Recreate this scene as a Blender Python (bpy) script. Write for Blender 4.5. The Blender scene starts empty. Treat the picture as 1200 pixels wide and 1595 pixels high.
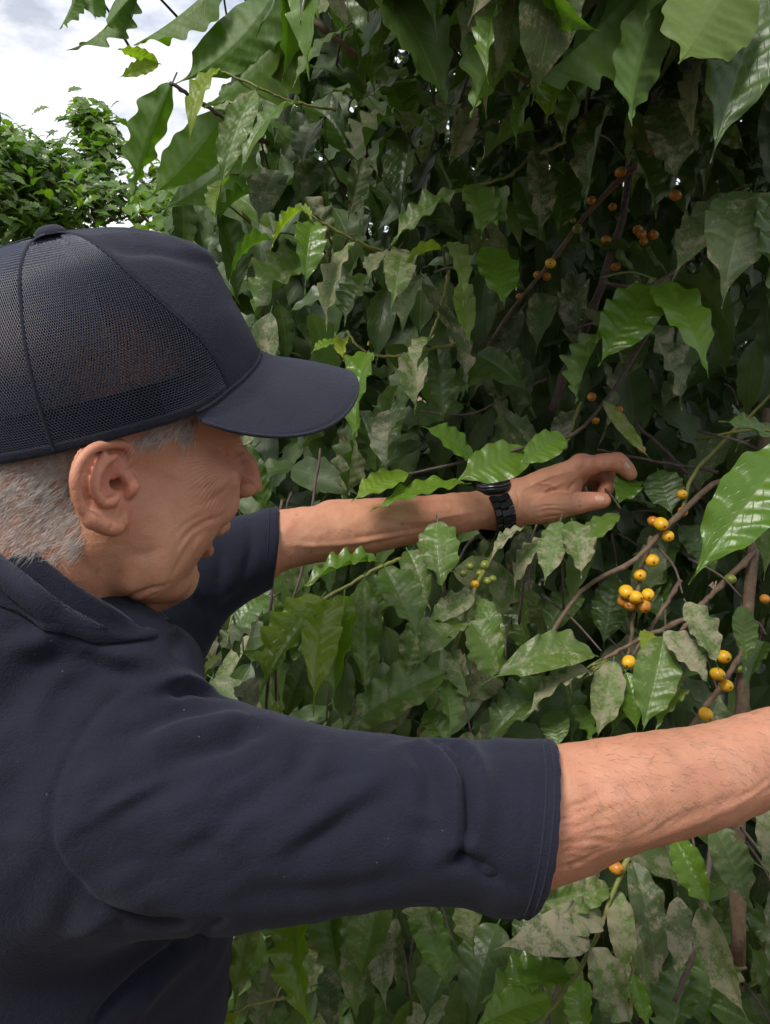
import bpy, bmesh, math, random
import numpy as np
from mathutils import Vector, Matrix

random.seed(7); RNG = np.random.default_rng(7)


# ------------------------------------------------------------------ camera, sky, sun, exposure
scene = bpy.context.scene
COL = scene.collection
TH = math.radians(12)
CAM = np.array([0, 0, 1.6])
RV = np.array([1, 0, 0.]); DV = np.array([0, math.cos(TH), -math.sin(TH)]); VV = np.array([0, math.sin(TH), math.cos(TH)])
def W(px, py, d):
    """photo pixel + distance along the view axis -> point of the place (metres)"""
    return CAM + d * ((px - 600) / 1200 * RV + DV + (797.5 - py) / 1200 * VV)

cd = bpy.data.cameras.new('camera'); cam = bpy.data.objects.new('camera', cd); COL.objects.link(cam)
cam.location = CAM; cam.rotation_euler = (math.radians(90) - TH, 0, 0)
cd.sensor_fit = 'HORIZONTAL'; cd.sensor_width = 36; cd.lens = 36.0
cd.clip_start = 0.02; cd.clip_end = 3000
scene.camera = cam

SUN_EL, SUN_AZ = math.radians(58), math.radians(222)     # azimuth clockwise from +Y (from the left, a little behind the camera)
w = bpy.data.worlds.new('World'); scene.world = w; w.use_nodes = True
nt = w.node_tree; nt.nodes.clear()
def N(t, typ, **kw):
    n = t.nodes.new(typ)
    for k, v in kw.items(): setattr(n, k, v)
    return n
out = N(nt, 'ShaderNodeOutputWorld'); bg = N(nt, 'ShaderNodeBackground'); bg.inputs[1].default_value = 0.1
sky = N(nt, 'ShaderNodeTexSky', sky_type='NISHITA', sun_disc=False, sun_elevation=SUN_EL, sun_rotation=SUN_AZ)
tc = N(nt, 'ShaderNodeTexCoord')
mp = N(nt, 'ShaderNodeMapping'); mp.inputs['Scale'].default_value = (1.6, 1.6, 3.4); mp.inputs['Location'].default_value = (.35, .2, .1)
n1 = N(nt, 'ShaderNodeTexNoise'); n1.inputs['Scale'].default_value = 1.7; n1.inputs['Detail'].default_value = 7; n1.inputs['Roughness'].default_value = .55; n1.inputs['Distortion'].default_value = .4
r1 = N(nt, 'ShaderNodeValToRGB'); r1.color_ramp.elements[0].position = .30; r1.color_ramp.elements[1].position = .46
n2 = N(nt, 'ShaderNodeTexNoise'); n2.inputs['Scale'].default_value = 3.1; n2.inputs['Detail'].default_value = 6; n2.inputs['Roughness'].default_value = .6
r2 = N(nt, 'ShaderNodeValToRGB')
r2.color_ramp.elements[0].position = .36; r2.color_ramp.elements[0].color = (4.0, 4.3, 5.0, 1)
r2.color_ramp.elements[1].position = .60; r2.color_ramp.elements[1].color = (9.6, 9.6, 9.8, 1)
mx = N(nt, 'ShaderNodeMix', data_type='RGBA')
L = nt.links.new
L(tc.outputs['Generated'], mp.inputs[0]); L(mp.outputs[0], n1.inputs[0]); L(mp.outputs[0], n2.inputs[0])
L(n1.outputs[0], r1.inputs[0]); L(n2.outputs[0], r2.inputs[0])
L(r1.outputs[0], mx.inputs['Factor']); L(sky.outputs[0], mx.inputs[6]); L(r2.outputs[0], mx.inputs[7])
L(mx.outputs[2], bg.inputs[0]); L(bg.outputs[0], out.inputs[0])

sd = bpy.data.lights.new('sun', 'SUN'); sd.energy = 2.6; sd.angle = math.radians(20); sd.color = (1, .95, .87)
so = bpy.data.objects.new('sun', sd); COL.objects.link(so)
sdir = Vector((math.sin(SUN_AZ) * math.cos(SUN_EL), math.cos(SUN_AZ) * math.cos(SUN_EL), math.sin(SUN_EL)))
so.rotation_euler = sdir.to_track_quat('Z', 'Y').to_euler(); so.location = (0, -3, 6)

vs = scene.view_settings
vs.view_transform = 'Standard'; vs.look = 'None'; vs.exposure = 0.65; vs.gamma = 1.0; vs.use_curve_mapping = False
scene.cycles.max_bounces = 6; scene.cycles.diffuse_bounces = 3; scene.cycles.glossy_bounces = 3; scene.cycles.transmission_bounces = 4; scene.cycles.transparent_max_bounces = 12
scene.cycles.use_denoising = True; scene.cycles.use_adaptive_sampling = True; scene.cycles.adaptive_threshold = .025

# ------------------------------------------------------------------ helpers
def tag(o, label=None, cat=None, group=None, kind=None):
    if label: o['label'] = label
    if cat: o['category'] = cat
    if group: o['group'] = group
    if kind: o['kind'] = kind
    return o
def empty(name, loc=(0, 0, 0)):
    o = bpy.data.objects.new(name, None); COL.objects.link(o); o.location = Vector(loc); o.empty_display_size = .05
    return o
def link(name, me, mat=None, parent=None):
    o = bpy.data.objects.new(name, me); COL.objects.link(o)
    if mat is not None and len(me.materials) == 0: me.materials.append(mat)
    if parent is not None:
        o.parent = parent
        o.matrix_parent_inverse = parent_world(parent).inverted()
    return o
def parent_world(p):
    m = Matrix.Translation(p.location) @ p.rotation_euler.to_matrix().to_4x4()
    m = m @ Matrix.Diagonal(Vector((*p.scale, 1)))
    if p.parent is not None:
        m = parent_world(p.parent) @ p.matrix_parent_inverse @ m
    return m
def mesh(name, verts, faces, smooth=True):
    me = bpy.data.meshes.new(name)
    verts = np.asarray(verts, dtype=np.float32); 
    if isinstance(faces, np.ndarray):
        k = faces.shape[1]
        me.vertices.add(len(verts)); me.vertices.foreach_set('co', verts.ravel())
        me.loops.add(faces.size); me.loops.foreach_set('vertex_index', faces.astype(np.int32).ravel())
        me.polygons.add(len(faces)); me.polygons.foreach_set('loop_start', np.arange(0, faces.size, k, dtype=np.int32))
        me.update(calc_edges=True); me.validate()
    else:
        me.from_pydata([tuple(v) for v in verts], [], [tuple(f) for f in faces]); me.update()
    me.polygons.foreach_set('use_smooth', [smooth] * len(me.polygons))
    return me
def vattr(me, name, arr):
    arr = np.asarray(arr, dtype=np.float32)
    if arr.ndim == 1:
        a = me.attributes.new(name, 'FLOAT', 'POINT'); a.data.foreach_set('value', arr)
    else:
        if arr.shape[1] == 3: arr = np.c_[arr, np.ones(len(arr), np.float32)]
        a = me.attributes.new(name, 'FLOAT_COLOR', 'POINT'); a.data.foreach_set('color', arr.ravel())
class MB:
    """collects vertices and faces of one mesh"""
    def __init__(s): s.v = []; s.f = []; s.n = 0
    def add(s, v, f):
        v = np.asarray(v, float); s.v.append(v)
        s.f += [tuple(int(i) + s.n for i in q) for q in f]; s.n += len(v)
    def tube(s, pts, rad, n=8, caps=True):
        P = np.asarray(pts, float); R = np.broadcast_to(np.asarray(rad, float), (len(P),))
        T = np.gradient(P, axis=0); T /= np.linalg.norm(T, axis=1)[:, None] + 1e-12
        a = np.cross(T[0], [.31, .22, .93])
        if np.linalg.norm(a) < .2: a = np.cross(T[0], [1., 0, 0])
        V = []; F = []; ang = np.arange(n) * 2 * math.pi / n
        for i in range(len(P)):
            a = a - T[i] * (T[i] @ a); a = a / (np.linalg.norm(a) + 1e-12); b = np.cross(T[i], a)
            V.append(P[i] + R[i] * (np.cos(ang)[:, None] * a + np.sin(ang)[:, None] * b))
        for i in range(len(P) - 1):
            for j in range(n): F.append((i * n + j, i * n + (j + 1) % n, (i + 1) * n + (j + 1) % n, (i + 1) * n + j))
        if caps:
            F.append(tuple(range(n))[::-1]); F.append(tuple((len(P) - 1) * n + j for j in range(n)))
        s.add(np.concatenate(V), F)
    def build(s, name, mat, parent=None, smooth=True):
        me = mesh(name, np.concatenate(s.v), s.f, smooth)
        bm = bmesh.new(); bm.from_mesh(me); bmesh.ops.recalc_face_normals(bm, faces=bm.faces); bm.to_mesh(me); bm.free()
        return link(name, me, mat, parent)
def spline(pts, n):
    """Catmull-Rom through rows of any width, n samples"""
    P = np.asarray(pts, float)
    if len(P) == 2: t = np.linspace(0, 1, n)[:, None]; return P[0] * (1 - t) + P[1] * t
    Q = np.vstack([2 * P[0] - P[1], P, 2 * P[-1] - P[-2]])
    t = np.linspace(0, len(P) - 1 - 1e-9, n); i = t.astype(int); u = (t - i)[:, None]
    a, b, c, d = Q[i], Q[i + 1], Q[i + 2], Q[i + 3]
    return .5 * (2 * b + (c - a) * u + (2 * a - 5 * b + 4 * c - d) * u ** 2 + (3 * b - a - 3 * c + d) * u ** 3)

# value noise for geometry
_P = RNG.random((64, 64, 64)).astype(np.float32)
def vnoise(P, scale=1.0):
    q = np.asarray(P) * scale; i = np.floor(q).astype(int); f = q - i; f = f * f * (3 - 2 * f); i = i % 64; j = (i + 1) % 64
    g = lambda a, b, c: _P[a[:, 0], b[:, 1], c[:, 2]]
    x0 = g(i, i, i) * (1 - f[:, 0]) + g(j, i, i) * f[:, 0]; x1 = g(i, j, i) * (1 - f[:, 0]) + g(j, j, i) * f[:, 0]
    x2 = g(i, i, j) * (1 - f[:, 0]) + g(j, i, j) * f[:, 0]; x3 = g(i, j, j) * (1 - f[:, 0]) + g(j, j, j) * f[:, 0]
    y0 = x0 * (1 - f[:, 1]) + x1 * f[:, 1]; y1 = x2 * (1 - f[:, 1]) + x3 * f[:, 1]
    return (y0 * (1 - f[:, 2]) + y1 * f[:, 2]) * 2 - 1

# ------------------------------------------------------------------ sculpting by signed distance, meshed by surface nets
def RC(a, b, ra, rb, k=.01, op=1): return dict(t='rc', a=np.asarray(a), b=np.asarray(b), ra=ra, rb=rb, k=k, op=op)
def EL(c, ax, r, k=.01, op=1): return dict(t='el', c=np.asarray(c), ax=np.asarray(ax), r=np.asarray(r), k=k, op=op)
def PL(p, n, k=.002, op=-1): n = np.asarray(n, float); return dict(t='pl', p=np.asarray(p), n=n / np.linalg.norm(n), k=k, op=op)
def pdist(p, X):
    if p['t'] == 'rc':
        ba = p['b'] - p['a']; q = X - p['a']; t = np.clip(q @ ba / (ba @ ba + 1e-12), 0, 1)
        return np.sqrt(((q - t[:, None] * ba) ** 2).sum(1)) - (p['ra'] + (p['rb'] - p['ra']) * t)
    if p['t'] == 'el':
        q = (X - p['c']) @ p['ax'].T; k0 = np.sqrt(((q / p['r']) ** 2).sum(1)); k1 = np.sqrt(((q / p['r'] ** 2) ** 2).sum(1)) + 1e-9
        return k0 * (k0 - 1) / k1
    return -((X - p['p']) @ p['n'])
def smin(a, b, k):
    h = np.maximum(k - np.abs(a - b), 0) / k
    return np.minimum(a, b) - h * h * k * .25
def gdist(prims, X):
    d = np.full(len(X), 10.)
    for p in prims:
        q = pdist(p, X)
        d = smin(d, q, p['k']) if p['op'] > 0 else -smin(-d, q, p['k'])
    return d
def sculpt(groups, lo, hi, h, kg=.02, B=8):
    """groups: lists of primitives; groups are joined by a smooth union"""
    lo = np.asarray(lo, float); nb = np.ceil((np.asarray(hi) - lo) / (h * B)).astype(int); n = nb * B + 1
    V = np.ones(n, np.float32)
    Rb = B * h * .87
    ctr = np.stack(np.meshgrid(*[np.arange(k) for k in nb], indexing='ij'), -1).reshape(-1, 3)
    cp = lo + (ctr * B + B / 2) * h
    gd = [gdist(g, cp) for g in groups]; d = gd[0]
    for q in gd[1:]: d = smin(d, q, kg)
    pd = [[pdist(p, cp) for p in g] for g in groups]
    for bi in range(len(ctr)):
        i, j, k = ctr[bi] * B
        if abs(d[bi]) > Rb * 1.25 + .004:
            if d[bi] < 0: V[i:i + B + 1, j:j + B + 1, k:k + B + 1] = -1
    loc = np.stack(np.meshgrid(*[np.arange(B + 1)] * 3, indexing='ij'), -1).reshape(-1, 3)
    for bi in range(len(ctr)):
        if abs(d[bi]) > Rb * 1.25 + .004: continue
        i, j, k = ctr[bi] * B; X = lo + (loc + ctr[bi] * B) * h; tot = None
        for g, pg, gq in zip(groups, pd, gd):
            if gq[bi] > d[bi] + 2.2 * Rb + kg + .004: continue
            sel = [p for p, q in zip(g, pg) if (q[bi] < gq[bi] + 2.15 * Rb + p['k'] + .002 if p['op'] > 0 else q[bi] < 2.2 * Rb + p['k'])]
            if not sel or sel[0]['op'] < 0: continue
            q = gdist(sel, X); tot = q if tot is None else smin(tot, q, kg)
        if tot is not None: V[i:i + B + 1, j:j + B + 1, k:k + B + 1] = tot.reshape((B + 1,) * 3)
    S = V < 0
    c = np.zeros(np.array(V.shape) - 1, np.int8)
    for a in (0, 1):
        for b in (0, 1):
            for e in (0, 1): c += S[a:V.shape[0] - 1 + a, b:V.shape[1] - 1 + b, e:V.shape[2] - 1 + e]
    cells = np.argwhere((c > 0) & (c < 8)); idx = np.full(c.shape, -1, np.int32); idx[tuple(cells.T)] = np.arange(len(cells))
    acc = np.zeros((len(cells), 3)); cnt = np.zeros(len(cells))
    offs = [np.array(o) for o in np.ndindex(2, 2, 2)]; val = {tuple(o): V[tuple((cells + o).T)].astype(float) for o in offs}
    for o in offs:
        for ax in range(3):
            if o[ax]: continue
            o2 = o.copy(); o2[ax] = 1; a = val[tuple(o)]; b = val[tuple(o2)]; m = (a < 0) != (b < 0)
            t = np.where(m, a / np.where(np.abs(a - b) < 1e-12, 1, a - b), 0); p = np.tile(o.astype(float), (len(cells), 1)); p[:, ax] += t
            acc[m] += p[m]; cnt[m] += 1
    verts = lo + (cells + acc / cnt[:, None]) * h
    quads = []
    for ax in range(3):
        b_, c_ = (ax + 1) % 3, (ax + 2) % 3
        sl = [slice(None)] * 3; sl2 = [slice(None)] * 3; sl[ax] = slice(0, -1); sl2[ax] = slice(1, None)
        e = np.argwhere(S[tuple(sl)] != S[tuple(sl2)]); e = e[(e[:, b_] > 0) & (e[:, c_] > 0) & (e[:, b_] < c.shape[b_]) & (e[:, c_] < c.shape[c_])]
        inside = S[tuple(e.T)]
        db = np.zeros(3, int); db[b_] = 1; dc = np.zeros(3, int); dc[c_] = 1
        q = np.stack([idx[tuple((e - db - dc).T)], idx[tuple((e - dc).T)], idx[tuple(e.T)], idx[tuple((e - db).T)]], 1)
        q[~inside] = q[~inside][:, ::-1]; quads.append(q)
    Q = np.concatenate(quads); Q = Q[(Q >= 0).all(1)]
    return verts, Q
def vnormals(v, q):
    n = np.cross(v[q[:, 2]] - v[q[:, 0]], v[q[:, 3]] - v[q[:, 1]]); out_ = np.zeros_like(v)
    for i in range(4): np.add.at(out_, q[:, i], n)
    return out_ / (np.linalg.norm(out_, axis=1)[:, None] + 1e-12)
def project(v):
    q = v - CAM; d = q @ DV; return np.c_[600 + 1200 * (q @ RV) / d, 797.5 - 1200 * (q @ VV) / d, d]
_pc = {}
def on_surface(v, pts, rad=4):
    """photo pixels -> the nearest visible vertices of the sculpted surface"""
    if id(v) not in _pc: _pc[id(v)] = (v, project(v))
    pr = _pc[id(v)][1]; res = []; P_ = np.asarray(pts)[:, :2]
    m0 = np.where((pr[:, 0] > P_[:, 0].min() - 12) & (pr[:, 0] < P_[:, 0].max() + 12) & (pr[:, 1] > P_[:, 1].min() - 12) & (pr[:, 1] < P_[:, 1].max() + 12))[0]
    if len(m0) < 8: m0 = np.arange(len(v))
    q = pr[m0]
    for (x, y) in P_:
        dd = (q[:, 0] - x) ** 2 + (q[:, 1] - y) ** 2; m = np.where(dd < rad * rad)[0]
        if len(m) == 0: m = np.argsort(dd)[:6]
        res.append(v[m0[m[np.argmin(q[m, 2])]]])
    return np.array(res)
def near_line(v, line, wmax):
    """distance from vertices to a 3-D polyline (inf when far)"""
    best = np.full(len(v), 9.); t_ = np.zeros(len(v)); lo_ = line.min(0) - wmax; hi_ = line.max(0) + wmax
    m = np.where(((v > lo_) & (v < hi_)).all(1))[0]; X = v[m]; b = np.full(len(m), 9.); bt = np.zeros(len(m))
    for i in range(len(line) - 1):
        ba = line[i + 1] - line[i]; q = X - line[i]; t = np.clip(q @ ba / (ba @ ba + 1e-12), 0, 1); d = np.linalg.norm(q - t[:, None] * ba, axis=1)
        u = d < b; b[u] = d[u]; bt[u] = (i + t[u]) / (len(line) - 1)
    best[m] = b; t_[m] = bt
    return best, t_
def groove(v, n, px, depth, width, samples=14, taper=True):
    """press (depth>0) or raise (depth<0) the surface along a line seen in the photo"""
    L_ = on_surface(v, spline(px, samples)); L_[1:-1] = (L_[:-2] + 2 * L_[1:-1] + L_[2:]) / 4
    d, t = near_line(v, L_, width * 3.5)
    a = np.exp(-(d / width) ** 2)
    if taper: a *= np.sin(np.clip(t, .04, .96) * math.pi) ** .6
    v -= n * (depth * a)[:, None]
    return v

# ------------------------------------------------------------------ materials
def new_mat(name):
    m = bpy.data.materials.new(name); m.use_nodes = True; t = m.node_tree; b = t.nodes['Principled BSDF']
    return m, t, b
def col(c): return (*c, 1.0)
def node_noise(t, scale, detail=4, rough=.55, coord=None, kind='Object', dist=0.):
    n = t.nodes.new('ShaderNodeTexNoise'); n.inputs['Scale'].default_value = scale; n.inputs['Detail'].default_value = detail; n.inputs['Roughness'].default_value = rough; n.inputs['Distortion'].default_value = dist
    if coord is None:
        c = t.nodes.new('ShaderNodeTexCoord'); coord = c.outputs[kind]
    t.links.new(coord, n.inputs['Vector']); return n.outputs['Fac']
def node_ramp(t, fac, stops):
    r = t.nodes.new('ShaderNodeValToRGB'); e = r.color_ramp.elements
    while len(e) < len(stops): e.new(.5)
    for el, (p, c) in zip(e, stops): el.position = p; el.color = col(c) if not np.isscalar(c) else (c, c, c, 1)
    t.links.new(fac, r.inputs[0]); return r.outputs[0]
def node_mix(t, fac, a, b, mode='MIX'):
    m = t.nodes.new('ShaderNodeMix'); m.data_type = 'RGBA'; m.blend_type = mode
    for sock, v in ((m.inputs['Factor'], fac), (m.inputs[6], a), (m.inputs[7], b)):
        if hasattr(v, 'links'): t.links.new(v, sock)
        elif np.isscalar(v): sock.default_value = v
        else: sock.default_value = col(v)
    return m.outputs[2]
def node_math(t, op, a, b=None, c=None, clamp=False):
    m = t.nodes.new('ShaderNodeMath'); m.operation = op; m.use_clamp = clamp
    for i, v in enumerate((a, b, c)):
        if v is None: continue
        if hasattr(v, 'links'): t.links.new(v, m.inputs[i])
        else: m.inputs[i].default_value = v
    return m.outputs[0]
def node_attr(t, name, out='Fac'):
    a = t.nodes.new('ShaderNodeAttribute'); a.attribute_name = name; return a.outputs[out]
def node_bump(t, b, h, strength, dist=.001):
    n = t.nodes.new('ShaderNodeBump'); n.inputs['Strength'].default_value = strength; n.inputs['Distance'].default_value = dist
    t.links.new(h, n.inputs['Height']); t.links.new(n.outputs[0], b.inputs['Normal'])
M = {}
def simple(name, c, rough=.6, metal=0, nscale=40, var=.15, bump=.1, bdist=.0005, kind='Object', spec=None):
    m, t, b = new_mat(name); f = node_noise(t, nscale, kind=kind)
    c = np.array(c); L_ = t.links.new
    L_(node_ramp(t, f, [(.3, tuple(c * (1 - var))), (.7, tuple(np.minimum(c * (1 + var), 1)))]), b.inputs['Base Color'])
    b.inputs['Roughness'].default_value = rough; b.inputs['Metallic'].default_value = metal
    if spec is not None: b.inputs['Specular IOR Level'].default_value = spec
    if bump: node_bump(t, b, f, bump, bdist)
    M[name] = m; return m

def skin_mat():
    m, t, b = new_mat('skin'); Lk = t.links.new
    tcn = t.nodes.new('ShaderNodeTexCoord').outputs['Object']
    f1 = node_noise(t, 26, 5, .6, tcn); f2 = node_noise(t, 110, 4, .65, tcn); f3 = node_noise(t, 420, 3, .6, tcn)
    base = node_ramp(t, f1, [(.28, (.345, .170, .100)), (.5, (.435, .225, .135)), (.72, (.50, .28, .18))])
    base = node_mix(t, node_ramp(t, f2, [(.40, 0.), (.74, .50)]), base, (.42, .175, .11))
    fl = node_noise(t, 11, 3, .6, tcn); base = node_mix(t, node_ramp(t, fl, [(.42, 0.), (.68, .55)]), base, (.47, .20, .135))
    base = node_mix(t, node_math(t, 'MULTIPLY', node_attr(t, 'red'), .75), base, (.50, .185, .125))
    base = node_mix(t, node_attr(t, 'lip'), base, (.36, .13, .10))
    # age spots
    vo = t.nodes.new('ShaderNodeTexVoronoi'); vo.inputs['Scale'].default_value = 34; Lk(tcn, vo.inputs['Vector'])
    sp = node_ramp(t, node_math(t, 'ADD', vo.outputs['Distance'], node_math(t, 'MULTIPLY', f2, .16)), [(.11, .8), (.20, 0.)])
    base = node_mix(t, node_math(t, 'MULTIPLY', sp, node_ramp(t, f1, [(.44, 0.), (.58, 1.)])), base, (.22, .10, .06))
    Lk(base, b.inputs['Base Color'])
    b.inputs['Roughness'].default_value = .52; b.inputs['Specular IOR Level'].default_value = .38
    b.inputs['Subsurface Weight'].default_value = .14; b.inputs['Subsurface Radius'].default_value = (.9, .32, .16); b.inputs['Subsurface Scale'].default_value = .006
    vf = t.nodes.new('ShaderNodeTexVoronoi'); vf.inputs['Scale'].default_value = 620; Lk(tcn, vf.inputs['Vector'])
    hgt = node_math(t, 'ADD', node_math(t, 'MULTIPLY', vf.outputs['Distance'], .35), node_math(t, 'ADD', f3, node_math(t, 'MULTIPLY', f2, .9)))
    ln_ = node_math(t, 'POWER', node_math(t, 'ABSOLUTE', node_math(t, 'SINE', node_attr(t, 'crow_u'))), .45)
    hgt = node_math(t, 'ADD', hgt, node_math(t, 'MULTIPLY', node_math(t, 'MULTIPLY', ln_, node_attr(t, 'crow_m')), 2.9))
    node_bump(t, b, hgt, .36, .0011); M['skin'] = m
skin_mat()

def cloth_mat(name, c, weave=1500, lint=True):
    m, t, b = new_mat(name); Lk = t.links.new; tcn = t.nodes.new('ShaderNodeTexCoord').outputs['Object']
    c = np.array(c); f = node_noise(t, 22, 5, .6, tcn); fine = node_noise(t, weave * .55, 2, .6, tcn); md = node_noise(t, 300, 3, .7, tcn)
    base = node_ramp(t, f, [(.3, tuple(c * .85)), (.7, tuple(c * 1.18))])
    base = node_mix(t, node_ramp(t, fine, [(.45, 0.), (.75, .5)]), base, tuple(c * 1.8))
    if lint:
        vo = t.nodes.new('ShaderNodeTexVoronoi'); vo.inputs['Scale'].default_value = 65; Lk(tcn, vo.inputs['Vector'])
        base = node_mix(t, node_ramp(t, vo.outputs['Distance'], [(.020, .5), (.034, 0.)]), base, (.25, .25, .27))
    Lk(base, b.inputs['Base Color']); b.inputs['Roughness'].default_value = .88; b.inputs['Specular IOR Level'].default_value = .25
    b.inputs['Sheen Weight'].default_value = .12; b.inputs['Sheen Roughness'].default_value = .45; b.inputs['Sheen Tint'].default_value = (.55, .6, .75, 1)
    node_bump(t, b, node_math(t, 'ADD', fine, md), .55, .0013); M[name] = m
cloth_mat('shirt', (.0080, .0090, .0190))
cloth_mat('cap_cloth', (.0155, .0168, .0275), 1900)
cloth_mat('cap_trim', (.010, .011, .020), 1900, False)
simple('cap_net', (.022, .027, .050), .40, 0, 300, .2, 0)
simple('hair_grey', (.50, .47, .45), .45, 0, 260, .35, 0)
simple('hair_dark', (.10, .07, .05), .5, 0, 300, .2, 0)
simple('teeth', (.62, .56, .44), .25, 0, 60, .08, .05)
simple('eye_white', (.7, .66, .6), .12, 0, 30, .05, 0)
simple('eye_dark', (.05, .03, .02), .08, 0, 30, .1, 0)
simple('nail', (.58, .34, .25), .28, 0, 60, .08, .02)
simple('watch_metal', (.022, .023, .027), .33, .75, 300, .25, .05, .0002)
simple('watch_edge', (.09, .09, .10), .25, .9, 300, .2, .05, .0002)
simple('watch_glass', (.012, .014, .02), .06, 0, 30, .1, 0)

# ------------------------------------------------------------------ the man
person = None
def build_person():
    global person
    base = W(-60, 1500, .66); root = empty('person', (base[0], base[1], 0))
    tag(root, 'elderly man in navy cap and polo shirt reaching into the coffee bush', 'person')
    # head frame: f forward, s towards his right (the camera's) side, u up, in mm from the middle between the ears
    yaw, pit = math.radians(32), math.radians(5)
    F0 = np.array([math.cos(yaw), math.sin(yaw), 0]); S = np.array([math.sin(yaw), -math.cos(yaw), 0]); U0 = np.array([0, 0, 1.])
    F = math.cos(pit) * F0 - math.sin(pit) * U0; U = math.cos(pit) * U0 + math.sin(pit) * F0
    O = W(190, 745, .490) - .070 * S
    A = np.array([F, S, U])
    def H(f, s, u): return O + (f * F + s * S + u * U) / 1000
    def rc(a, b, ra, rb, k=8, op=1): return RC(H(*a), H(*b), ra / 1000, rb / 1000, k / 1000, op)
    def el(c, r, k=10, op=1, rot=None):
        ax = A if rot is None else np.array(rot) @ A
        return EL(H(*c), ax, np.array(r) / 1000, k / 1000, op)
    def rotfu(deg):
        c, s = math.cos(math.radians(deg)), math.sin(math.radians(deg)); return [[c, 0, s], [0, 1, 0], [-s, 0, c]]
    P = [el((-4, 0, 42), (95, 73, 84)),
         el((40, 0, -10), (51, 56, 60), 22),
         el((72, 0, 42), (26, 52, 34), 20),                        # forehead
         el((62, 0, -36), (28, 34, 30), 18),                       # maxilla
         rc((58, 0, -86), (63, 0, -82), 13, 13, 14),              # chin
         rc((-30, 0, -25), (-60, 0, -130), 57, 50, 26),           # neck
         rc((30, 0, -72), (-22, 0, -118), 30, 36, 24),             # throat
         ]
    for s in (1, -1):
        P += [el((64, 44 * s, -3), (25, 20, 15), 16),               # cheekbone
              el((71, 35 * s, -22), (21, 21, 19), 12),              # cheek bunched by the smile
              rc((56, 16 * s, -87), (20, 47 * s, -66), 12, 17, 14), # jaw
              rc((22, 47 * s, -66), (0, 58 * s, -20), 17, 14, 20),
              el((38, 34 * s, -80), (20, 15, 13), 12),              # jowl
              el((40, 52 * s, -34), (28, 12, 26), 20),              # cheek side
              rc((89, 12 * s, 31), (77, 45 * s, 27), 8, 7.5, 10),   # brow
              rc((-18, 50 * s, -45), (-24, 28 * s, -118), 18, 14, 20), # neck muscle
              el((38, 42 * s, -48), (23, 14, 23), 16),
              ]
    P += [rc((48, 0, -98), (5, 0, -118), 11, 12, 14)]               # loose skin under the chin
    for s in (1, -1): P += [el((86, 30 * s, 11), (14, 16, 9.5), 9, -1), el((83, 40 * s, 10), (9, 9, 6), 6, -1)]    # eye sockets
    for s in (1, -1):
        P += [el((71, 30 * s, 12), (14, 14.5, 14), 3), rc((83, 16 * s, 9), (78, 44 * s, 9), 3.2, 2.6, 2),   # lids
              rc((86, 16 * s, 17.5), (79, 46 * s, 17), 3.4, 3.4, 3), rc((84, 18 * s, 2.5), (77, 43 * s, 2), 3.8, 3.6, 4)]
    P += [rc((93, 0, 26), (113, 0, 0), 7, 7.5, 12), rc((113, 0, 0), (118.5, 0, -15), 7.5, 7.6, 4), rc((92, 0, 2), (106, 0, -15), 12, 9.5, 8)]
    for s in (1, -1): P += [el((107, 10.5 * s, -17), (10, 6.5, 7), 5)]
    for s in (1, -1): P += [el((111, 6.5 * s, -25.5), (6, 3.4, 4), 2, -1)]
    # mouth: upper lip, lower lip, open smile
    P += [el((86, 0, -44), (9, 22, 9), 9)]
    up = [(93, 0, -45), (90, 13, -45.5), (82, 25, -45), (73, 33, -42)]; lo = [(80, 0, -64.5), (78, 13, -63.5), (73, 24, -57), (69, 33, -45)]
    for s in (1, -1):
        for ch, r in ((up, (3.6, 3.4, 3, 2.2)), (lo, (4.4, 4.2, 3.4, 2.4))):
            for i in range(3): P.append(rc((ch[i][0], s * ch[i][1], ch[i][2]), (ch[i + 1][0], s * ch[i + 1][1], ch[i + 1][2]), r[i], r[i + 1], 6))
    P += [el((84, 0, -54.5), (20, 27, 5.4), 4, -1), el((80, 0, -76.5), (9, 18, 4.5), 6, -1)]
    # ears, drawn in the ear's own plane
    for s in (1, -1):
        nrm = np.array([.42, s * .90, .06]); nrm = nrm / np.linalg.norm(nrm); c0 = np.array([-8., 76. * s, -3.])
        if s == 1:
            wn = nrm @ A; wc = H(*c0)
            def ep(px, py, off=0):
                r = W(px, py, 1.) - CAM; X = CAM + r * (((wc - CAM) @ wn) / (r @ wn)); q = (X - O) * 1000
                return np.array([q @ F, q @ S, q @ U]) + off * nrm
            ear_pts = {}
        hel = [(184, 744, -5), (199, 727, -3), (205, 709, 0), (197, 696, 1), (176, 691, 2), (152, 694, 3), (131, 704, 3.6), (116, 724, 3.8), (110, 748, 3.5), (115, 772, 3), (124, 793, 2.5), (138, 810, 2)]
        lobe = [(138, 810, 2.5), (155, 818, 2), (175, 822, 1), (188, 815, -1), (194, 800, -3)]
        anti = [(176, 711, 1.5), (158, 722, 2), (146, 742, 2.5), (145, 764, 2.5), (155, 782, 3), (169, 781, 3), (178, 774, 2)]
        anti2 = [(160, 708, 1), (150, 726, 2), (146, 742, 2.5)]
        tra = [(203, 745, -2), (203, 758, 2.5), (199, 771, 0)]
        def chain(pts, rads, k):
            q = []; E_ = spline([(*ep(*p_), r_) for p_, r_ in zip(pts, rads)], (len(pts) - 1) * 3 + 1); E_[:, 1] *= s
            for i in range(len(E_) - 1): q.append(rc(E_[i, :3], E_[i + 1, :3], E_[i, 3], E_[i + 1, 3], .8 if i else k))
            return q
        def me(px, py, off): a = ep(px, py, off).copy(); a[1] *= s; return a
        rot = None
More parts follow.
